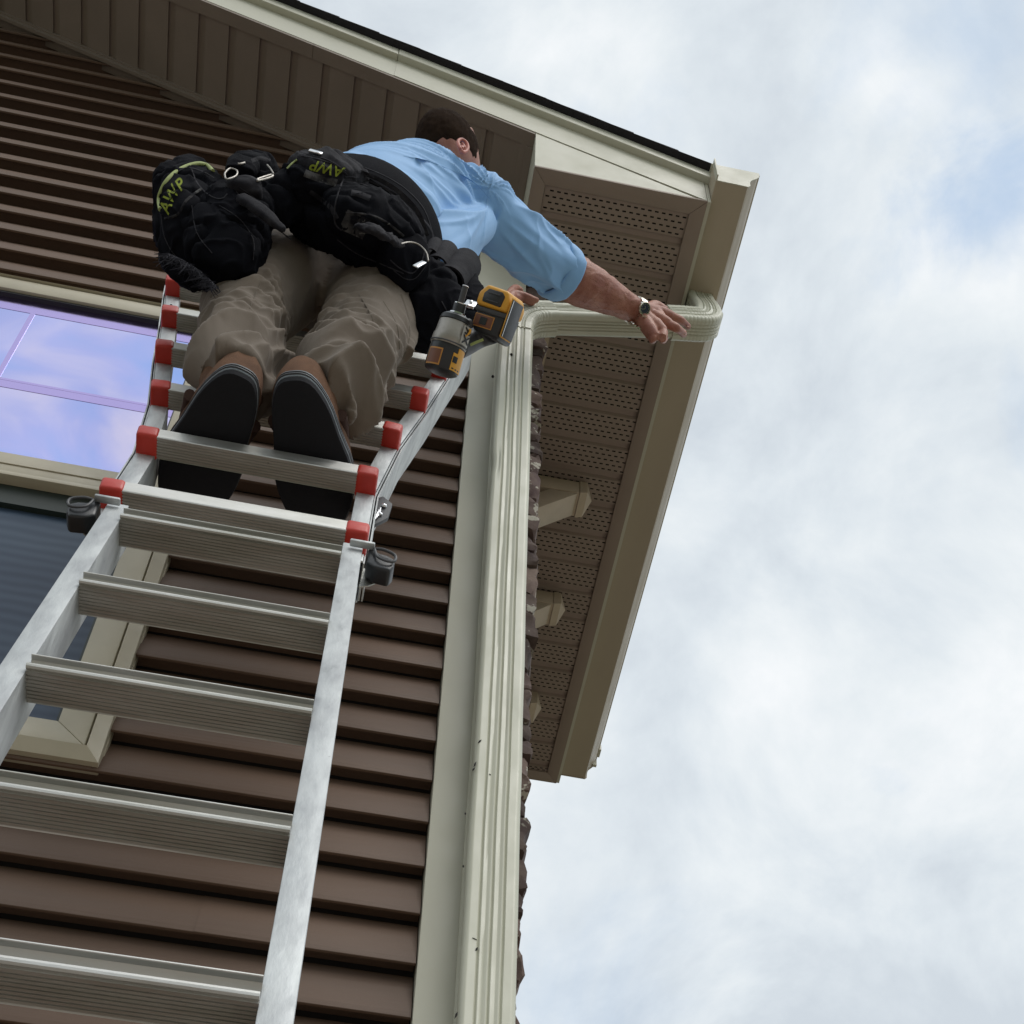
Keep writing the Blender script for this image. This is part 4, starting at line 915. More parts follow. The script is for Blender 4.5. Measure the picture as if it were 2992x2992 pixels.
# flap between rim and bag so that the rim has fabric behind it
rp_ = [(306, 368), (312, 350), (325, 333), (342, 319), (363, 313), (381, 315), (396, 325), (402, 345)]
cf_ = bag([tuple(PX(334, 368, y=-.66)) + (.050, .045), tuple(PX(352, 350, y=-.66)) + (.056, .046), tuple(PX(374, 346, y=-.65)) + (.046, .044)], amp=.004, name='pouch_collar', parent=lp, ref=(0, 1, 0), power=2.4)
bag([tuple(PX(320, 372, y=-.66)) + (.035, .04), tuple(PX(345, 340, y=-.66)) + (.035, .04), tuple(PX(372, 326, y=-.66)) + (.03, .035)], amp=.003, name='pouch_band', parent=lp, ref=(0, 1, 0), power=2.4)
bag([tuple(PX(436, 430, y=-.645)) + (.075, .07), tuple(PX(424, 470, y=-.640)) + (.080, .07), tuple(PX(410, 508, y=-.625)) + (.062, .055), tuple(PX(400, 526, y=-.615)) + (.042, .04)], amp=.007, seed=33, power=3.0, ref=(0, 1, 0))
# wide dark bag between the bucket pouch and the back
bag([tuple(PX(440, 392, y=-.665)) + (.060, .055), tuple(PX(448, 420, y=-.665)) + (.070, .07), tuple(PX(442, 455, y=-.65)) + (.068, .07), tuple(PX(428, 490, y=-.63)) + (.050, .055)], amp=.008, seed=3, power=3.0, ref=(0, 1, 0))
bag([tuple(PX(512, 358, y=-.69)) + (.050, .05), tuple(PX(525, 380, y=-.68)) + (.066, .06), tuple(PX(536, 402, y=-.665)) + (.062, .055), tuple(PX(540, 418, y=-.65)) + (.045, .045)], amp=.007, seed=5, ref=(0, 1, 0))
# hammer loop and hooks with steel rings
bag([tuple(PX(452, 330, y=-.73)) + (.030, .018), tuple(PX(462, 312, y=-.73)) + (.032, .016), tuple(PX(490, 302, y=-.72)) + (.034, .016), tuple(PX(508, 320, y=-.71)) + (.026, .02), tuple(PX(512, 345, y=-.70)) + (.02, .02)], amp=.004, name='hammer_loop', ref=(0, 1, 0), voxel=.004)
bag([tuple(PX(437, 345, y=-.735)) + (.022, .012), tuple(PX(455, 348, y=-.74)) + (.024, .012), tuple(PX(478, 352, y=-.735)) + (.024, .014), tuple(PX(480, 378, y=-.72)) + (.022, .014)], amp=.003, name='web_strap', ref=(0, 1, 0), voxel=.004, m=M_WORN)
sr = MB()
T(sr, [tuple(PX(x, y, y=-.755)) + (.0018, .0018) for x, y in ((424, 330), (428, 338), (445, 332), (447, 322), (434, 318), (425, 326), (424, 330))], 8)
T(sr, [tuple(PX(x, y, y=-.755)) + (.0022, .0022) for x, y in ((486, 341), (500, 338), (514, 333), (512, 330), (498, 334), (487, 338), (486, 341))], 8)
T(sr, [tuple(PX(x, y, y=-.745)) + (.0016, .0016) for x, y in ((504, 311), (510, 318), (516, 328))], 8)
T(sr, [tuple(PX(x, y, y=-.75)) + (.0022, .0022) for x, y in ((449, 309), (455, 309), (462, 307))], 8)
put('steel_ring', sr, M_TOOLG, belt, smooth=True)
# strap diagonal
bag([tuple(PX(453, 372, y=-.735)) + (.012, .008), tuple(PX(475, 385, y=-.735)) + (.016, .008), tuple(PX(505, 408, y=-.73)) + (.014, .008), tuple(PX(535, 435, y=-.72)) + (.008, .006)], amp=.001, name='diagonal_strap', ref=(0, 1, 0), voxel=.003, m=M_WORN)
# frayed tassels under the bucket pouch
ts = MB(); rnd = random.Random(11)
for i_ in range(420):
    t = rnd.random(); a = PX(316 + 92 * t, 478 + 62 * t - 8 * math.sin(math.pi * t), y=-.63 + rnd.uniform(-.05, .04)); dr = Vector((rnd.uniform(-.8, .5), rnd.uniform(-.3, .3), -1)).normalized()
    l_ = rnd.uniform(.014, .050); b_ = a + dr * l_ * .5 + Vector((rnd.uniform(-.006, .006), 0, 0)); c_ = a + dr * l_ + Vector((rnd.uniform(-.012, .012), 0, rnd.uniform(-.002, .006)))
    T(ts, [tuple(a) + (.0013, .0013), tuple(b_) + (.001, .001), tuple(c_) + (.0004, .0004)], 4, sub=2)
o = put('tassel', ts, mat('grey black fringe', (0.016, 0.016, 0.022), 0.8, spec=0.15), lp); o['kind'] = 'stuff'
# back pouch with print, buckle on top
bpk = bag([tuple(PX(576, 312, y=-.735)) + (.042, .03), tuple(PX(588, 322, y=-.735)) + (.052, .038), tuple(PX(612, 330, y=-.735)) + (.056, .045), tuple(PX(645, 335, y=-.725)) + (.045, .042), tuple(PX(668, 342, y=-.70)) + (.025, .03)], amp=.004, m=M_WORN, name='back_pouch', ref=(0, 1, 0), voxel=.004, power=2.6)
bag([tuple(PX(548, 325, y=-.72)) + (.02, .02), tuple(PX(565, 338, y=-.73)) + (.03, .03), tuple(PX(590, 350, y=-.725)) + (.04, .03), tuple(PX(630, 356, y=-.71)) + (.04, .03)], amp=.006, name='pouch', ref=(0, 1, 0), voxel=.004)
put('buckle', MB().box((-.014, 0, -.006), (.014, .004, .006)).box((.002, -.002, -.010), (.012, .003, -.004)), M_CHROME, belt, bev=.001, M=Matrix.Translation(PX(596, 285, y=-.782)) @ Matrix.Rotation(.2, 4, 'Y'))
# big flat pouch at the back right
bg2 = bag([tuple(PX(652, 380, y=-.705)) + (.050, .030), tuple(PX(668, 396, y=-.712)) + (.062, .040), tuple(PX(705, 412, y=-.708)) + (.066, .045), tuple(PX(745, 430, y=-.690)) + (.060, .045), tuple(PX(768, 446, y=-.665)) + (.048, .035)], amp=.005, m=M_NYLON, name='pouch', ref=(0, 1, 0.2), power=3.5, seed=8)
bag([tuple(PX(660, 362, y=-.712)) + (.028, .020), tuple(PX(700, 376, y=-.714)) + (.030, .022), tuple(PX(745, 400, y=-.695)) + (.028, .022), tuple(PX(782, 432, y=-.665)) + (.022, .02)], amp=.002, m=M_NYLON, name='pouch_flap', parent=bg2, ref=(0, 1, 0), power=3.5, seed=8)
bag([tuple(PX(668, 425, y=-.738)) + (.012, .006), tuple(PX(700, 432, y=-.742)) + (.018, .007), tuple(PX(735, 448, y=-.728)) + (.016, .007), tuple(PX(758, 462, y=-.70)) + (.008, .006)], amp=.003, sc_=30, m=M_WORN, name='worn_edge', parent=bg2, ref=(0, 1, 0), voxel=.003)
# black hip bags lower down the trousers
bag([tuple(PX(572, 395, y=-.66)) + (.045, .045), tuple(PX(612, 412, y=-.665)) + (.064, .05), tuple(PX(665, 436, y=-.66)) + (.072, .05), tuple(PX(720, 466, y=-.64)) + (.062, .05)], amp=.006, seed=14, ref=(0, 1, 0), power=2.6)
bg3 = bag([tuple(PX(742, 462, y=-.655)) + (.040, .04), tuple(PX(756, 482, y=-.655)) + (.052, .045), tuple(PX(765, 505, y=-.64)) + (.050, .045), tuple(PX(770, 522, y=-.62)) + (.036, .035)], amp=.004, seed=17, ref=(0, 1, 0), power=3.2)
wl = MB(); T(wl, [tuple(PX(x, y, y=-.712 + .003 * i_)) + (.0016, .0016) for i_, (x, y) in enumerate(((757, 460), (770, 457), (785, 459), (797, 467), (805, 478), (808, 492)))], 8)
put('wire_loop', wl, M_TOOLG, bg3, smooth=True)
put('steel_clip', MB().box((-.006, 0, -.018), (.006, .003, .018)), M_CHROME, bg3, bev=.0015, M=Matrix.Translation(PX(792, 497, y=-.700)) @ Matrix.Rotation(.45, 4, 'Y'))
# tubular holders on the right
for nm_, (xa, ya), (xb, yb), yy, ra, sd_ in (('small', (822, 462), (812, 484), -.60, .0165, 1), ('mid', (842, 478), (822, 508), -.585, .028, 2), ('big', (878, 500), (846, 535), -.57, .036, 3)):
    a = PX(xa, ya, y=yy); b_ = PX(xb, yb, y=yy - .005); dr = (b_ - a).normalized(); x_ = dr.cross(Vector((0, 1, 0))).normalized(); y_ = dr.cross(x_)
    rr = []
    for t, k in ((0, 1), (1, 1.0)):
        rr.append([a.lerp(b_, t) + x_ * math.cos(q_ * math.pi / 12) * ra * k + y_ * math.sin(q_ * math.pi / 12) * ra * k for q_ in range(24)])
    inn = [[p + ((a if i_ == 0 else b_) - p) * .14 for p in r_] for i_, r_ in enumerate(rr)]
    put('tube_holder', MB().loft([inn[0], rr[0], rr[1], inn[1], inn[0]], cap=False), M_WORN, belt, smooth=True, ang=50)
bag([tuple(PX(800, 520, y=-.60)) + (.040, .04), tuple(PX(812, 550, y=-.59)) + (.060, .04), tuple(PX(815, 590, y=-.565)) + (.060, .04), tuple(PX(805, 630, y=-.53)) + (.055, .035), tuple(PX(800, 655, y=-.51)) + (.040, .03)], amp=.005, seed=21, name='holster', ref=(0, 1, 0), power=3.5)
bag([tuple(PX(862, 520, y=-.555)) + (.038, .03), tuple(PX(872, 550, y=-.55)) + (.046, .03), tuple(PX(876, 590, y=-.535)) + (.044, .03), tuple(PX(866, 630, y=-.51)) + (.030, .025)], amp=.004, seed=23, name='holster', ref=(0, 1, 0), power=3.0)
put('steel_clip', MB().box((-.011, 0, -.012), (.011, .003, .012)).box((-.013, -.002, -.020), (.010, .004, -.015)).ball((0, -.002, 0), (.004, .003, .005), 8), M_CHROME, belt, bev=.001, M=Matrix.Translation(PX(889, 571, y=-.600)) @ Matrix.Rotation(.2, 4, 'Y'))
# printed letters on two pouches
def letters(txt, size, loc, xdir, ydir, m, parent, depth=0.0006, name='lettering', shear=0.0):
    cu = bpy.data.curves.new('t', 'FONT'); cu.body = txt; cu.size = size; cu.align_x = 'CENTER'; cu.align_y = 'CENTER'; cu.extrude = depth; cu.shear = shear; cu.offset = size * .012
    o = bpy.data.objects.new('t', cu); COL.objects.link(o); dg = bpy.context.evaluated_depsgraph_get(); me_ = bpy.data.meshes.new_from_object(o.evaluated_get(dg)); bpy.data.objects.remove(o); bpy.data.curves.remove(cu)
    x_ = Vector(xdir).normalized(); y_ = Vector(ydir); y_ = (y_ - x_ * y_.dot(x_)).normalized(); z_ = x_.cross(y_)
    me_.transform(Matrix(((x_.x, y_.x, z_.x, loc[0]), (x_.y, y_.y, z_.y, loc[1]), (x_.z, y_.z, z_.z, loc[2]), (0, 0, 0, 1))))
    return put(name, me_, m, parent)
def camdir(dx, dy): return RGT * dx + DWN * dy
def surf(px, py, objs):     # first surface met by the sight line through that pixel
    best = None; d = ray(px, py).normalized()
    for o in objs:
        ok, loc, nrm, _ = o.ray_cast(CAMP, d)
        if ok and (best is None or (loc - CAMP).length < (best[0] - CAMP).length): best = (loc.copy(), nrm.copy())
    return best
def wrap(o, objs, lift=0.0012):   # lay a flat print onto the cloth under it
    for v in o.data.vertices:
        d = (v.co - CAMP).normalized(); best = None
        for q in objs:
            ok, loc, nrm, _ = q.ray_cast(CAMP, d)
            if ok and (best is None or (loc - CAMP).length < (best - CAMP).length): best = loc.copy()
        if best is not None: v.co = best - d * lift
bpy.context.view_layer.update()
def print_on(txt, px, py, ang, size, objs, m, parent, shear=0.0):
    h = surf(px, py, objs)
    if h is None: return
    c, s_ = math.cos(ang), math.sin(ang)
    o = letters(txt, size, h[0] - ray(px, py).normalized() * .02, camdir(c, s_), camdir(s_, -c), m, parent, shear=shear)
    bm_ = bmesh.new(); bm_.from_mesh(o.data); bmesh.ops.subdivide_edges(bm_, edges=[e for e in bm_.edges if e.calc_length() > .008], cuts=3); bm_.to_mesh(o.data); bm_.free()
    wrap(o, objs, .0015)
pl_ = [o for o in belt.children if o.type == 'MESH'] + list(lp.children)
pl_ = [o for o in pl_ if o.name.startswith(('pouch', 'back_pouch'))]
for ch, px_, py_, an_ in (('A', 484, 608, -1.20), ('W', 500, 572, -1.0), ('P', 525, 542, -.80)):
    print_on(ch, px_, py_, an_, .031, pl_, M_LIME2, lp, shear=.25)
print_on('AWP', 958, 492, math.pi + .24, .030, pl_, M_LIME2, bpk, shear=.2)

# webbing, bindings and seams, paler to paint in edge highlights, laid over the pouches along the edges seen in the photo
bagobs = [o for o in belt.children_recursive if o.type == 'MESH' and o.name.split('.')[0] in ('pouch', 'back_pouch', 'pouch_flap', 'belt_pad', 'holster', 'pouch_collar', 'pouch_band', 'worn_edge', 'web_strap', 'hammer_loop')]
def strip(name, pts, wpx, m, parent, objs=None, lift=.0022, n=5, cross=3):
    objs = objs or bagobs
    P_ = [Vector((a, b)) for a, b in pts]; Q = []
    for i in range(len(P_) - 1):
        p0, p1, p2, p3 = P_[max(i - 1, 0)], P_[i], P_[i + 1], P_[min(i + 2, len(P_) - 1)]
        for k in range(n):
            t = k / n; Q.append(0.5 * (2 * p1 + (p2 - p0) * t + (2 * p0 - 5 * p1 + 4 * p2 - p3) * t * t + (3 * p1 - p0 - 3 * p2 + p3) * t ** 3))
    Q.append(P_[-1]); rows = []
    last = None
    for i, q in enumerate(Q):
        t = (Q[min(i + 1, len(Q) - 1)] - Q[max(i - 1, 0)]).normalized(); nn = Vector((-t.y, t.x)); row = []
        for j in range(cross + 1):
            u = q + nn * wpx * (j / cross - .5); h = surf(u.x, u.y, objs); d_ = ray(u.x, u.y).normalized()
            if h is not None and last is not None and abs((h[0] - last).length) > .05 + .0: h = None
            if h is None:
                if last is None: row.append(None); continue
                row.append(CAMP + d_ * (last - CAMP).length); continue
            e_ = lift * (0.2 if j in (0, cross) else 1.0); row.append(h[0] - d_ * e_); last = h[0]
        rows.append(row)
    rows = [r for r in rows if all(v is not None for v in r)]
    if len(rows) < 2: return None
    mb = MB(); c = cross + 1
    mb.add([v for r in rows for v in r], [(i * c + j, i * c + j + 1, (i + 1) * c + j + 1, (i + 1) * c + j) for i in range(len(rows) - 1) for j in range(cross)])
    return put(name, mb, m, parent, smooth=True, ang=180)
M_PIPING = mat('binding tape with painted edge light', (0.020, 0.020, 0.026), 0.8, var=0.8, vscale=60, vcol=(0.055, 0.055, 0.062), bump=0.6, bscale=900, spec=0.1)  # piping tone lightened to paint highlights along the pouch edges
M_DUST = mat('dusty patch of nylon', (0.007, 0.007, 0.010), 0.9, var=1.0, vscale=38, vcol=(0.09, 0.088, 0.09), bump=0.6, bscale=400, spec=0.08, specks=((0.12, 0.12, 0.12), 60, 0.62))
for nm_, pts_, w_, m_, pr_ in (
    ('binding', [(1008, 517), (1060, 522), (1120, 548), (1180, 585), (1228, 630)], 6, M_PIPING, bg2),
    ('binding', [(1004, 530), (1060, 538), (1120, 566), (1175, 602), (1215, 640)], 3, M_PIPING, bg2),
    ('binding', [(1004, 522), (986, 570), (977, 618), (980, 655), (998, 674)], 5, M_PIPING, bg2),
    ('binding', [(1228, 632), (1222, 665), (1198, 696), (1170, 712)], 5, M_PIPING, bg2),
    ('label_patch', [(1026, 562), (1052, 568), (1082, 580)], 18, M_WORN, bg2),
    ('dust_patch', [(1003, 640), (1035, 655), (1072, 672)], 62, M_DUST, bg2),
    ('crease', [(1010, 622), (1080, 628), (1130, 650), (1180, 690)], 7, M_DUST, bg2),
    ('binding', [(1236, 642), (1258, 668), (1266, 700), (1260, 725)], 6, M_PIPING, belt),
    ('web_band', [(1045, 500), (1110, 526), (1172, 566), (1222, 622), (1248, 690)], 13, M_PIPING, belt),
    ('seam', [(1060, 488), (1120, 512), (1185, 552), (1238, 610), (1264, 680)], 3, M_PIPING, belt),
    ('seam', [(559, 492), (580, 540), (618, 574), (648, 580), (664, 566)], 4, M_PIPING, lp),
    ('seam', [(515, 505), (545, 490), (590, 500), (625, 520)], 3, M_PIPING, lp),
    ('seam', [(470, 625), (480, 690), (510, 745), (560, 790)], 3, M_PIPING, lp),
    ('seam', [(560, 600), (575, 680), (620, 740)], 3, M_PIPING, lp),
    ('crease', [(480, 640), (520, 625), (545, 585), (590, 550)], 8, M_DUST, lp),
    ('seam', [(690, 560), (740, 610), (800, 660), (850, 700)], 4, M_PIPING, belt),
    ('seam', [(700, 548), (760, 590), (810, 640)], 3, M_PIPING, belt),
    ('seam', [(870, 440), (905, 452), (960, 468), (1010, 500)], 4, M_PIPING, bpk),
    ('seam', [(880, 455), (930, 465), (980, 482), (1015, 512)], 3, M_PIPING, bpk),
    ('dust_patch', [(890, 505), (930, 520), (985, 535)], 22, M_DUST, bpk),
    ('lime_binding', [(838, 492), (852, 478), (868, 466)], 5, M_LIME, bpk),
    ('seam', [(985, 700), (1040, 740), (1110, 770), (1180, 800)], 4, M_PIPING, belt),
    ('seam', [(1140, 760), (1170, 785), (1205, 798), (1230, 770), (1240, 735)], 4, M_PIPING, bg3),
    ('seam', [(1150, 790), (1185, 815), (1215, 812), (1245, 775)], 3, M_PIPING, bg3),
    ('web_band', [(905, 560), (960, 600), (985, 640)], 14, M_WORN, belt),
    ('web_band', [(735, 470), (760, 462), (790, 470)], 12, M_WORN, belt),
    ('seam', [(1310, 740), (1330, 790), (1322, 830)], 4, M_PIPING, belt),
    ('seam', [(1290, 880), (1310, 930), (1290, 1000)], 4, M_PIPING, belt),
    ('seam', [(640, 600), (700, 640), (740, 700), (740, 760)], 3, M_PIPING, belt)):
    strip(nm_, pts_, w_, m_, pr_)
rb_ = [(468, 612), (464, 585), (470, 560), (486, 530), (512, 504), (545, 486), (580, 478), (606, 484), (622, 500)]
tp_ = []
for a_, b__ in rb_:
    for sh_ in (0, 4, 8, 12, 18, 26):
        h = surf(a_ + sh_ * .6, b__ + sh_, bagobs)
        if h: tp_.append(tuple(h[0] - ray(a_, b__).normalized() * .001) + (.0042, .0042)); break
if len(tp_) > 3:
    rm = MB(); T(rm, tp_, 10); put('rim_binding', rm, M_LIME, lp, smooth=True)
# trouser seams, pocket edge, zip
M_SEAM = mat('khaki seam', (0.11, 0.09, 0.068), 0.9, bump=0.3)
for pts_, w_ in (([(760, 830), (730, 900), (700, 980), (665, 1060)], 3), ([(1050, 860), (1090, 940), (1070, 1040), (1020, 1110)], 3), ([(618, 860), (606, 930), (590, 1000)], 3), ([(1172, 860), (1194, 930), (1196, 990), (1178, 1050)], 5), ([(1120, 880), (1160, 950), (1168, 1020)], 3)):
    strip('seam', pts_, w_, M_SEAM, trs, [trs], .0012)
for pts_ in ([(640, 1160), (700, 1128), (770, 1150), (800, 1215)], [(880, 1160), (940, 1140), (1010, 1165), (1050, 1230)]):
    pass
ro = [o for o in lad.children if o.name.startswith('rail')]
for tx_, x_, y_, a_ in (('3', 500, 897, .1),):
    h = surf(x_, y_, ro)
    if h: o = letters(tx_, .016, h[0] - ray(x_, y_).normalized() * .002, camdir(math.cos(a_), math.sin(a_)), camdir(math.sin(a_), -math.cos(a_)), M_BLKP, lad)
# shirt seam at the sleeve and yoke stitching
M_SSEAM = mat('blue seam', (0.20, 0.40, 0.70), 0.7)
for pts_ in ([(1446, 520), (1428, 560), (1420, 620), (1412, 690)], [(1180, 455), (1280, 480), (1380, 530), (1430, 580)]):
    strip('seam', pts_, 3.5, M_SSEAM, shirt, [shirt], .0010)

# ------------------------------------------------------------------ impact driver (hangs from the belt)
drv = thing('impact_driver', 'black and yellow cordless impact driver hanging nose up from the belt', 'impact driver')
def cp(px, py, dep): return CAMP + ray(px, py) * dep        # dep: distance along the viewing axis
dp = (-.715 - CAMP.y) / ray(1310, 1000).y
DB, DNs = cp(1290, 1078, dp), cp(1333, 930, dp - .01)       # rear of the motor housing, nose
ax_ = (DNs - DB).normalized(); Ld = (DNs - DB).length
bk = (FWD - ax_ * FWD.dot(ax_)).normalized(); sd2 = ax_.cross(bk).normalized()      # bk: away from the camera
def drv_r(t, r, k=1.0):
    r *= .92
    return [DB + ax_ * (Ld * t) + sd2 * math.cos(2 * math.pi * i / 32) * r + bk * math.sin(2 * math.pi * i / 32) * r * k for i in range(32)]
def lathe(pr, name, m, parent=drv, ang=35, k=1.0): return put(name, MB().loft([drv_r(t, r, k) for t, r in pr]), m, parent, smooth=True, ang=ang)
mh = lathe([(-.10, .012), (-.085, .026), (-.05, .0325), (0.0, .0345), (.38, .0340), (.44, .0330)], 'motor_housing', M_BLKP)
lathe([(.441, .0345), (.46, .0352), (.62, .0340), (.66, .0322), (.90, .0300), (.93, .028)], 'gear_case', M_TOOLG)
lathe([(.462, .0362), (.475, .0366), (.487, .0360)], 'case_seam', M_DGREY)
lathe([(.905, .0300), (.92, .0312), (1.00, .0290), (1.05, .0220), (1.06, .017)], 'nose_boot', M_BLKP)
lathe([(1.04, .0165), (1.05, .0172), (1.09, .0165)], 'nose_ring', M_CHROME)
lathe([(1.05, .0125), (1.24, .0125), (1.27, .0115)], 'chuck_sleeve', M_BLKP)
lathe([(1.262, .0123), (1.28, .0123), (1.285, .009)], 'chuck_rim', M_CHROME)
bit = lathe([(1.2, .0060), (1.60, .0058), (1.605, .0062), (1.62, .0062), (1.625, .0045), (1.60, .0043)], 'bit_holder', M_DGREY)
lathe([(1.615, .0064), (1.625, .0066), (1.632, .0062)], 'bit_rim', M_CHROME, parent=bit)
# labels wrapped on the motor housing
def patch(a0, a1, t0, t1, r, m, name, parent, cut=None):
    r *= .92; n = 14; P_ = []; Q_ = []
    for i in range(n + 1):
        a = a0 + (a1 - a0) * i / n; o_ = sd2 * math.cos(a) + bk * math.sin(a)
        P_.append((DB + ax_ * Ld * t0 + o_ * r, DB + ax_ * Ld * t1 + o_ * r)); Q_.append((DB + ax_ * Ld * t0 + o_ * (r - .002), DB + ax_ * Ld * t1 + o_ * (r - .002)))
    mb = MB()
    for i in range(n):
        mb.add([P_[i][0], P_[i + 1][0], P_[i + 1][1], P_[i][1]], [(0, 1, 2, 3)])
    mb.add([P_[0][0], P_[0][1], Q_[0][1], Q_[0][0], P_[-1][0], P_[-1][1], Q_[-1][1], Q_[-1][0]], [(0, 1, 2, 3), (4, 5, 6, 7)])
    return put(name, mb, m, parent, smooth=True, ang=60)
sgn = 1 if sd2.dot(RGT) > 0 else -1
def aa(deg): return (math.radians(-90 + deg) if sgn > 0 else math.radians(-90 - deg))     # 0 faces the camera, + to the right
patch(aa(-58), aa(-4), -.02, .31, .0350, M_ORG, 'label', mh)
patch(aa(-54), aa(-8), .01, .28, .0354, M_ORG2, 'label', mh)
patch(aa(32), aa(88), -.03, .30, .0352, M_YEL, 'yellow_side', mh)
patch(aa(48), aa(90), .30, .41, .0352, M_YEL, 'yellow_side', mh)
patch(aa(34), aa(52), .12, .24, .0356, M_BLKP, 'vent', mh)
for q_ in (38, 52, 66): patch(aa(q_), aa(q_ + 8), .0, .025, .0356, M_BLKP, 'vent', mh)
pw = patch(aa(42), aa(84), .50, .86, .0366, mat('white decal', (0.5, 0.5, 0.48), .5), 'decal', mh)
c_ = DB + ax_ * Ld * .68 + (sd2 * math.cos(aa(56)) + bk * math.sin(aa(56))) * .0352
letters('XR', .022, c_, ax_, (ax_.cross(-(sd2 * math.cos(aa(56)) + bk * math.sin(aa(56))))) * -1, M_BLKP, mh)
# grip, trigger and battery foot
g0 = cp(1368, 1000, dp + .035); g1 = cp(1400, 985, dp + .05); g2 = cp(1432, 965, dp + .03)
gm = MB(); T(gm, [tuple(cp(1335, 1010, dp + .02)) + (.026, .024), tuple(g0) + (.022, .020), tuple(g1) + (.020, .019), tuple(g2) + (.026, .024)], 18)
put('grip', fuse(gm, .003, 3), M_DGREY, drv, smooth=True, ang=180)
tg = MB(); T(tg, [tuple(cp(1352, 962, dp - .01)) + (.010, .009), tuple(cp(1364, 948, dp - .01)) + (.010, .009), tuple(cp(1372, 945, dp - .005)) + (.008, .008)], 12)
put('trigger', tg, M_DGREY, drv, smooth=True)
put('yellow_line', (lambda m_: (T(m_, [tuple(cp(x, y, dp - .025)) + (.0022, .0022) for x, y in ((1352, 990), (1362, 980), (1372, 972), (1374, 962))], 8), m_)[1])(MB()), M_YEL, drv, smooth=True)
put('tool_marking', (lambda m_: (T(m_, [tuple(cp(x, y, dp + .0)) + (.0025, .003) for x, y in ((1374, 1008), (1392, 1000), (1412, 992))], 8), m_)[1])(MB()), M_LIME, drv, smooth=True)
# battery: yellow cap block on top, dark foot below, steel-edged slide plate on the right
BO = cp(1446, 908, dp - .01); e1 = camdir(.90, .44).normalized(); e2 = camdir(.36, -.93).normalized(); e2 = (e2 - e1 * e2.dot(e1)).normalized(); e3 = e1.cross(e2)   # e3 towards the camera
if e3.dot(FWD) > 0: e3 = -e3
tilt = Matrix.Rotation(math.radians(-22), 3, e2) @ Matrix.Rotation(math.radians(14), 3, e1)
e1, e2, e3 = tilt @ e1, tilt @ e2, tilt @ e3
MBt = Matrix(((e1.x, e2.x, e3.x, BO.x), (e1.y, e2.y, e3.y, BO.y), (e1.z, e2.z, e3.z, BO.z), (0, 0, 0, 1)))
MBt = MBt @ Matrix.Scale(0.80, 4)
def bp3(name, mb, m, parent, bev=0.0, seg=2): return put(name, mb, m, parent, bev=bev, seg=seg, M=MBt)
foot = bp3('battery_foot', MB().prism([(-.036, -.052, -.055), (.036, -.060, -.055), (.040, -.002, -.055), (-.040, -.002, -.055)], (0, 0, .068)), M_BLKP, drv, bev=.007, seg=3)
bat = bp3('battery', MB().prism([(-.041, .000, -.058), (.041, .000, -.058), (.042, .022, -.058), (.030, .044, -.058), (-.026, .046, -.058), (-.042, .026, -.058)], (0, 0, .080)), M_YEL, drv, bev=.005, seg=3)
bp3('release_button', MB().prism([(-.026, .008, .019), (.024, .006, .019), (.027, .030, .019), (.018, .038, .019), (-.018, .038, .019), (-.027, .026, .019)], (0, 0, .0055)), M_BLKP, bat, bev=.0025)
bp3('button_rib', MB().box((-.016, .028, .024), (.016, .031, .0262)).box((-.016, .012, .024), (.016, .0145, .0262)), M_DGREY, bat, bev=.0006)
bp3('grey_band', MB().box((-.0405, -.012, -.05), (.0405, -.001, .0165)), M_DGREY, bat, bev=.002)
bp3('label', MB().box((-.036, -.044, .0125), (.014, -.016, .0142)), M_ORG, foot, bev=.003)
bp3('label', MB().box((-.034, -.042, .0142), (.012, -.018, .0150)), M_ORG2, foot, bev=.003)
bp3('label_window', MB().box((-.020, -.038, .0151), (-.002, -.022, .0160)), M_BLKP, foot)
bp3('slide_plate', MB().box((.0425, -.052, -.030), (.047, .034, .020)), M_YEL, bat, bev=.002)
bp3('slide_edge', MB().box((.0472, -.050, -.028), (.0505, .030, .022)), M_BLKP, bat, bev=.0012)
bp3('slide_edge', MB().box((.0506, -.050, .0205), (.0516, .028, .0225)), M_CHROME, bat, bev=.0006)

# ------------------------------------------------------------------ wristwatch
wt = thing('wristwatch', 'steel wristwatch with dark blue dial on the right wrist of the man', 'wristwatch')
wc = surf(1879, 901, [body])[0]
wn = (-ray(1879, 901).normalized() * .80 + RGT * .55 + DWN * .12).normalized()     # the dial looks at the camera and a little to the right
wx = (camdir(.42, -1.0)); wx = (wx - wn * wx.dot(wn)).normalized(); wy = wn.cross(wx)        # wx: along the strap
MW = Matrix(((wx.x, wy.x, wn.x, wc.x), (wx.y, wy.y, wn.y, wc.y), (wx.z, wy.z, wn.z, wc.z), (0, 0, 0, 1))) @ Matrix.Translation((0, 0, .002))
def disc(r, z0, z1, n=32, sq=1.0): return MB().loft([[Vector((math.cos(2 * math.pi * i / n) * r * k, math.sin(2 * math.pi * i / n) * r * k, z)) for i in range(n)] for z, k in ((z0, 1), (z1 - .0008, 1), (z1, .96))])
M_STEEL = mat('watch steel', (0.72, 0.68, 0.60), 0.22, metal=1.0)
cs = put('case', disc(.0185, -.004, .0065), M_STEEL, wt, smooth=True, ang=40, M=MW)
put('bezel', MB().loft([[Vector((math.cos(2 * math.pi * i / 36) * r, math.sin(2 * math.pi * i / 36) * r, z)) for i in range(36)] for r, z in ((.0178, .0066), (.0172, .0085), (.0150, .0085), (.0148, .0070))], cap=False), M_STEEL, cs, smooth=True, ang=40, M=MW)
put('dial', disc(.0150, .0062, .0072), mat('navy dial', (0.02, 0.03, 0.055), .25), cs, M=MW)
hm_ = MB()
for i_ in range(12):
    a = i_ * math.pi / 6; R_ = Matrix.Rotation(a, 4, 'Z'); hm_.box((.0108, -.0006, .0073), (.0135, .0006, .0077), R_)
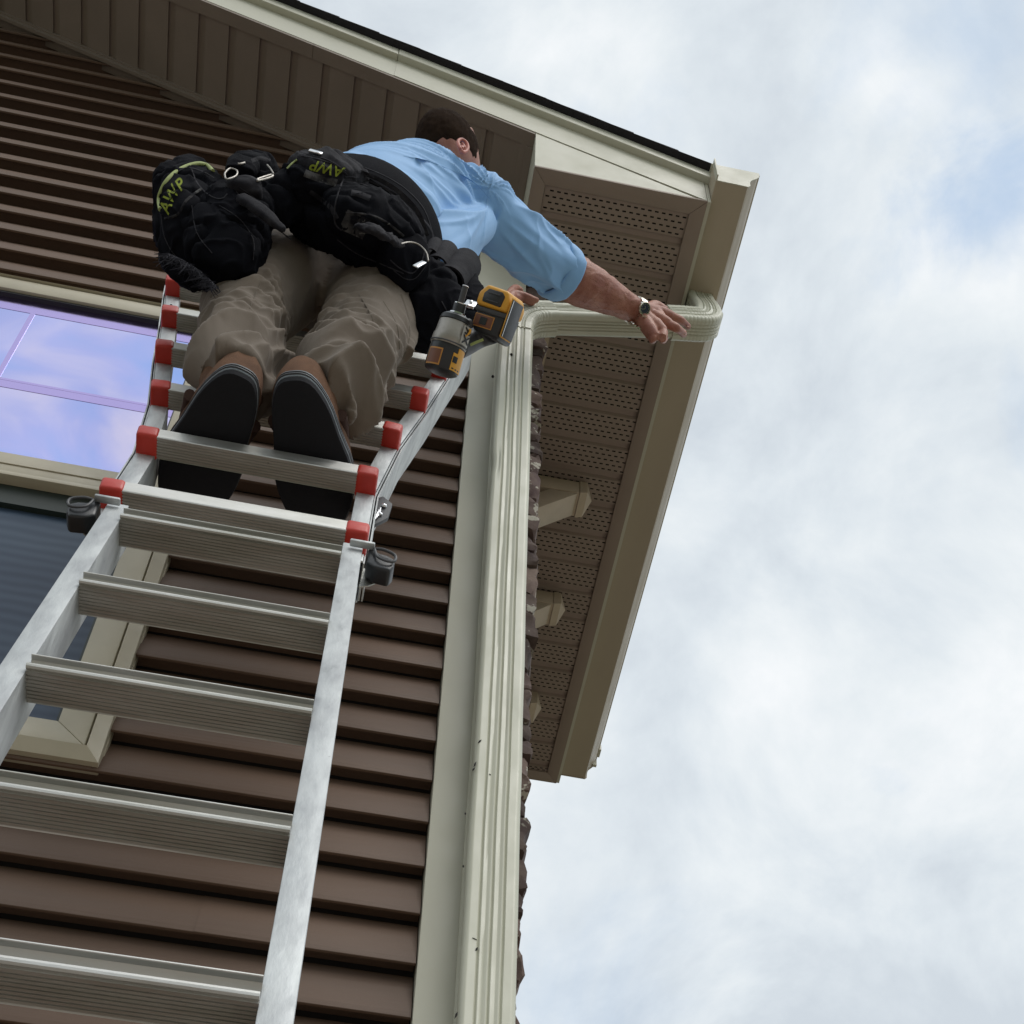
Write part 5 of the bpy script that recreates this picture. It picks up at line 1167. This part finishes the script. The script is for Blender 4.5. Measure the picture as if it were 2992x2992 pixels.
hm_.box((0, -.0005, .0078), (.0105, .0005, .0081), Matrix.Rotation(2.2, 4, 'Z')); hm_.box((0, -.0006, .0078), (.0070, .0006, .0081), Matrix.Rotation(.6, 4, 'Z'))
put('hands', hm_, M_STEEL, cs, M=MW)
put('crown', MB().box((-.002, -.0225, -.001), (.002, -.018, .003)), M_STEEL, cs, bev=.0006, M=MW)
# bracelet links round the wrist: rays from the wrist axis towards the skin
WA = FA.normalized(); wo = body
cen = WR + (wc - WR).dot(WA) * WA
e_n = (wc - cen); e_n = (e_n - WA * e_n.dot(WA)).normalized(); e_t = WA.cross(e_n)
slope = .0
for i_ in range(48):
    a = 2 * math.pi * i_ / 48
    if min(a, 2 * math.pi - a) < math.radians(24): continue
    dr = e_n * math.cos(a) + e_t * math.sin(a)
    ok, loc, nr_, _ = wo.ray_cast(cen + dr * .12, -dr)
    if not ok or (loc - cen).length > .075: loc = cen + dr * .036
    loc = cen + dr * (loc - cen).dot(dr)
    t_ = WA.cross(dr).normalized(); Ml = Matrix(((t_.x, WA.x, dr.x, loc.x), (t_.y, WA.y, dr.y, loc.y), (t_.z, WA.z, dr.z, loc.z), (0, 0, 0, 1)))
    lk = MB(); dv = .0012 * (1 if i_ % 2 else -1)
    lk.box((-.0021, -.0105, -.0005), (.0021, -.0048, .0046)).box((-.0021 + dv, -.0042, -.0005), (.0021 + dv, .0042, .0052)).box((-.0021, .0048, -.0005), (.0021, .0105, .0046))
    put('bracelet_link', lk, M_STEEL, wt, M=Ml)

# ------------------------------------------------------------------ forearm hair
fh = MB(); rnd = random.Random(3)
for i_ in range(900):
    t_ = rnd.uniform(.12, .95); a_ = rnd.uniform(0, 2 * math.pi); c_ = EL + FA * t_
    dr = (e_n * math.cos(a_) + e_t * math.sin(a_)).normalized()
    ok, loc, nr_, _ = body.ray_cast(c_ + dr * .14, -dr)
    if not ok or (loc - c_).length > .09: continue
    g_ = (WA * .9 + nr_ * .35 + e_t * rnd.uniform(-.5, .5)).normalized(); s_ = nr_.cross(g_).normalized() * .00022; l_ = rnd.uniform(.006, .013)
    fh.add([loc - s_, loc + s_, loc + g_ * l_], [(0, 1, 2)])
o = put('arm_hair', fh, mat('light brown arm hair', (0.16, 0.085, 0.045), .8, spec=.1), body); o['kind'] = 'stuff'
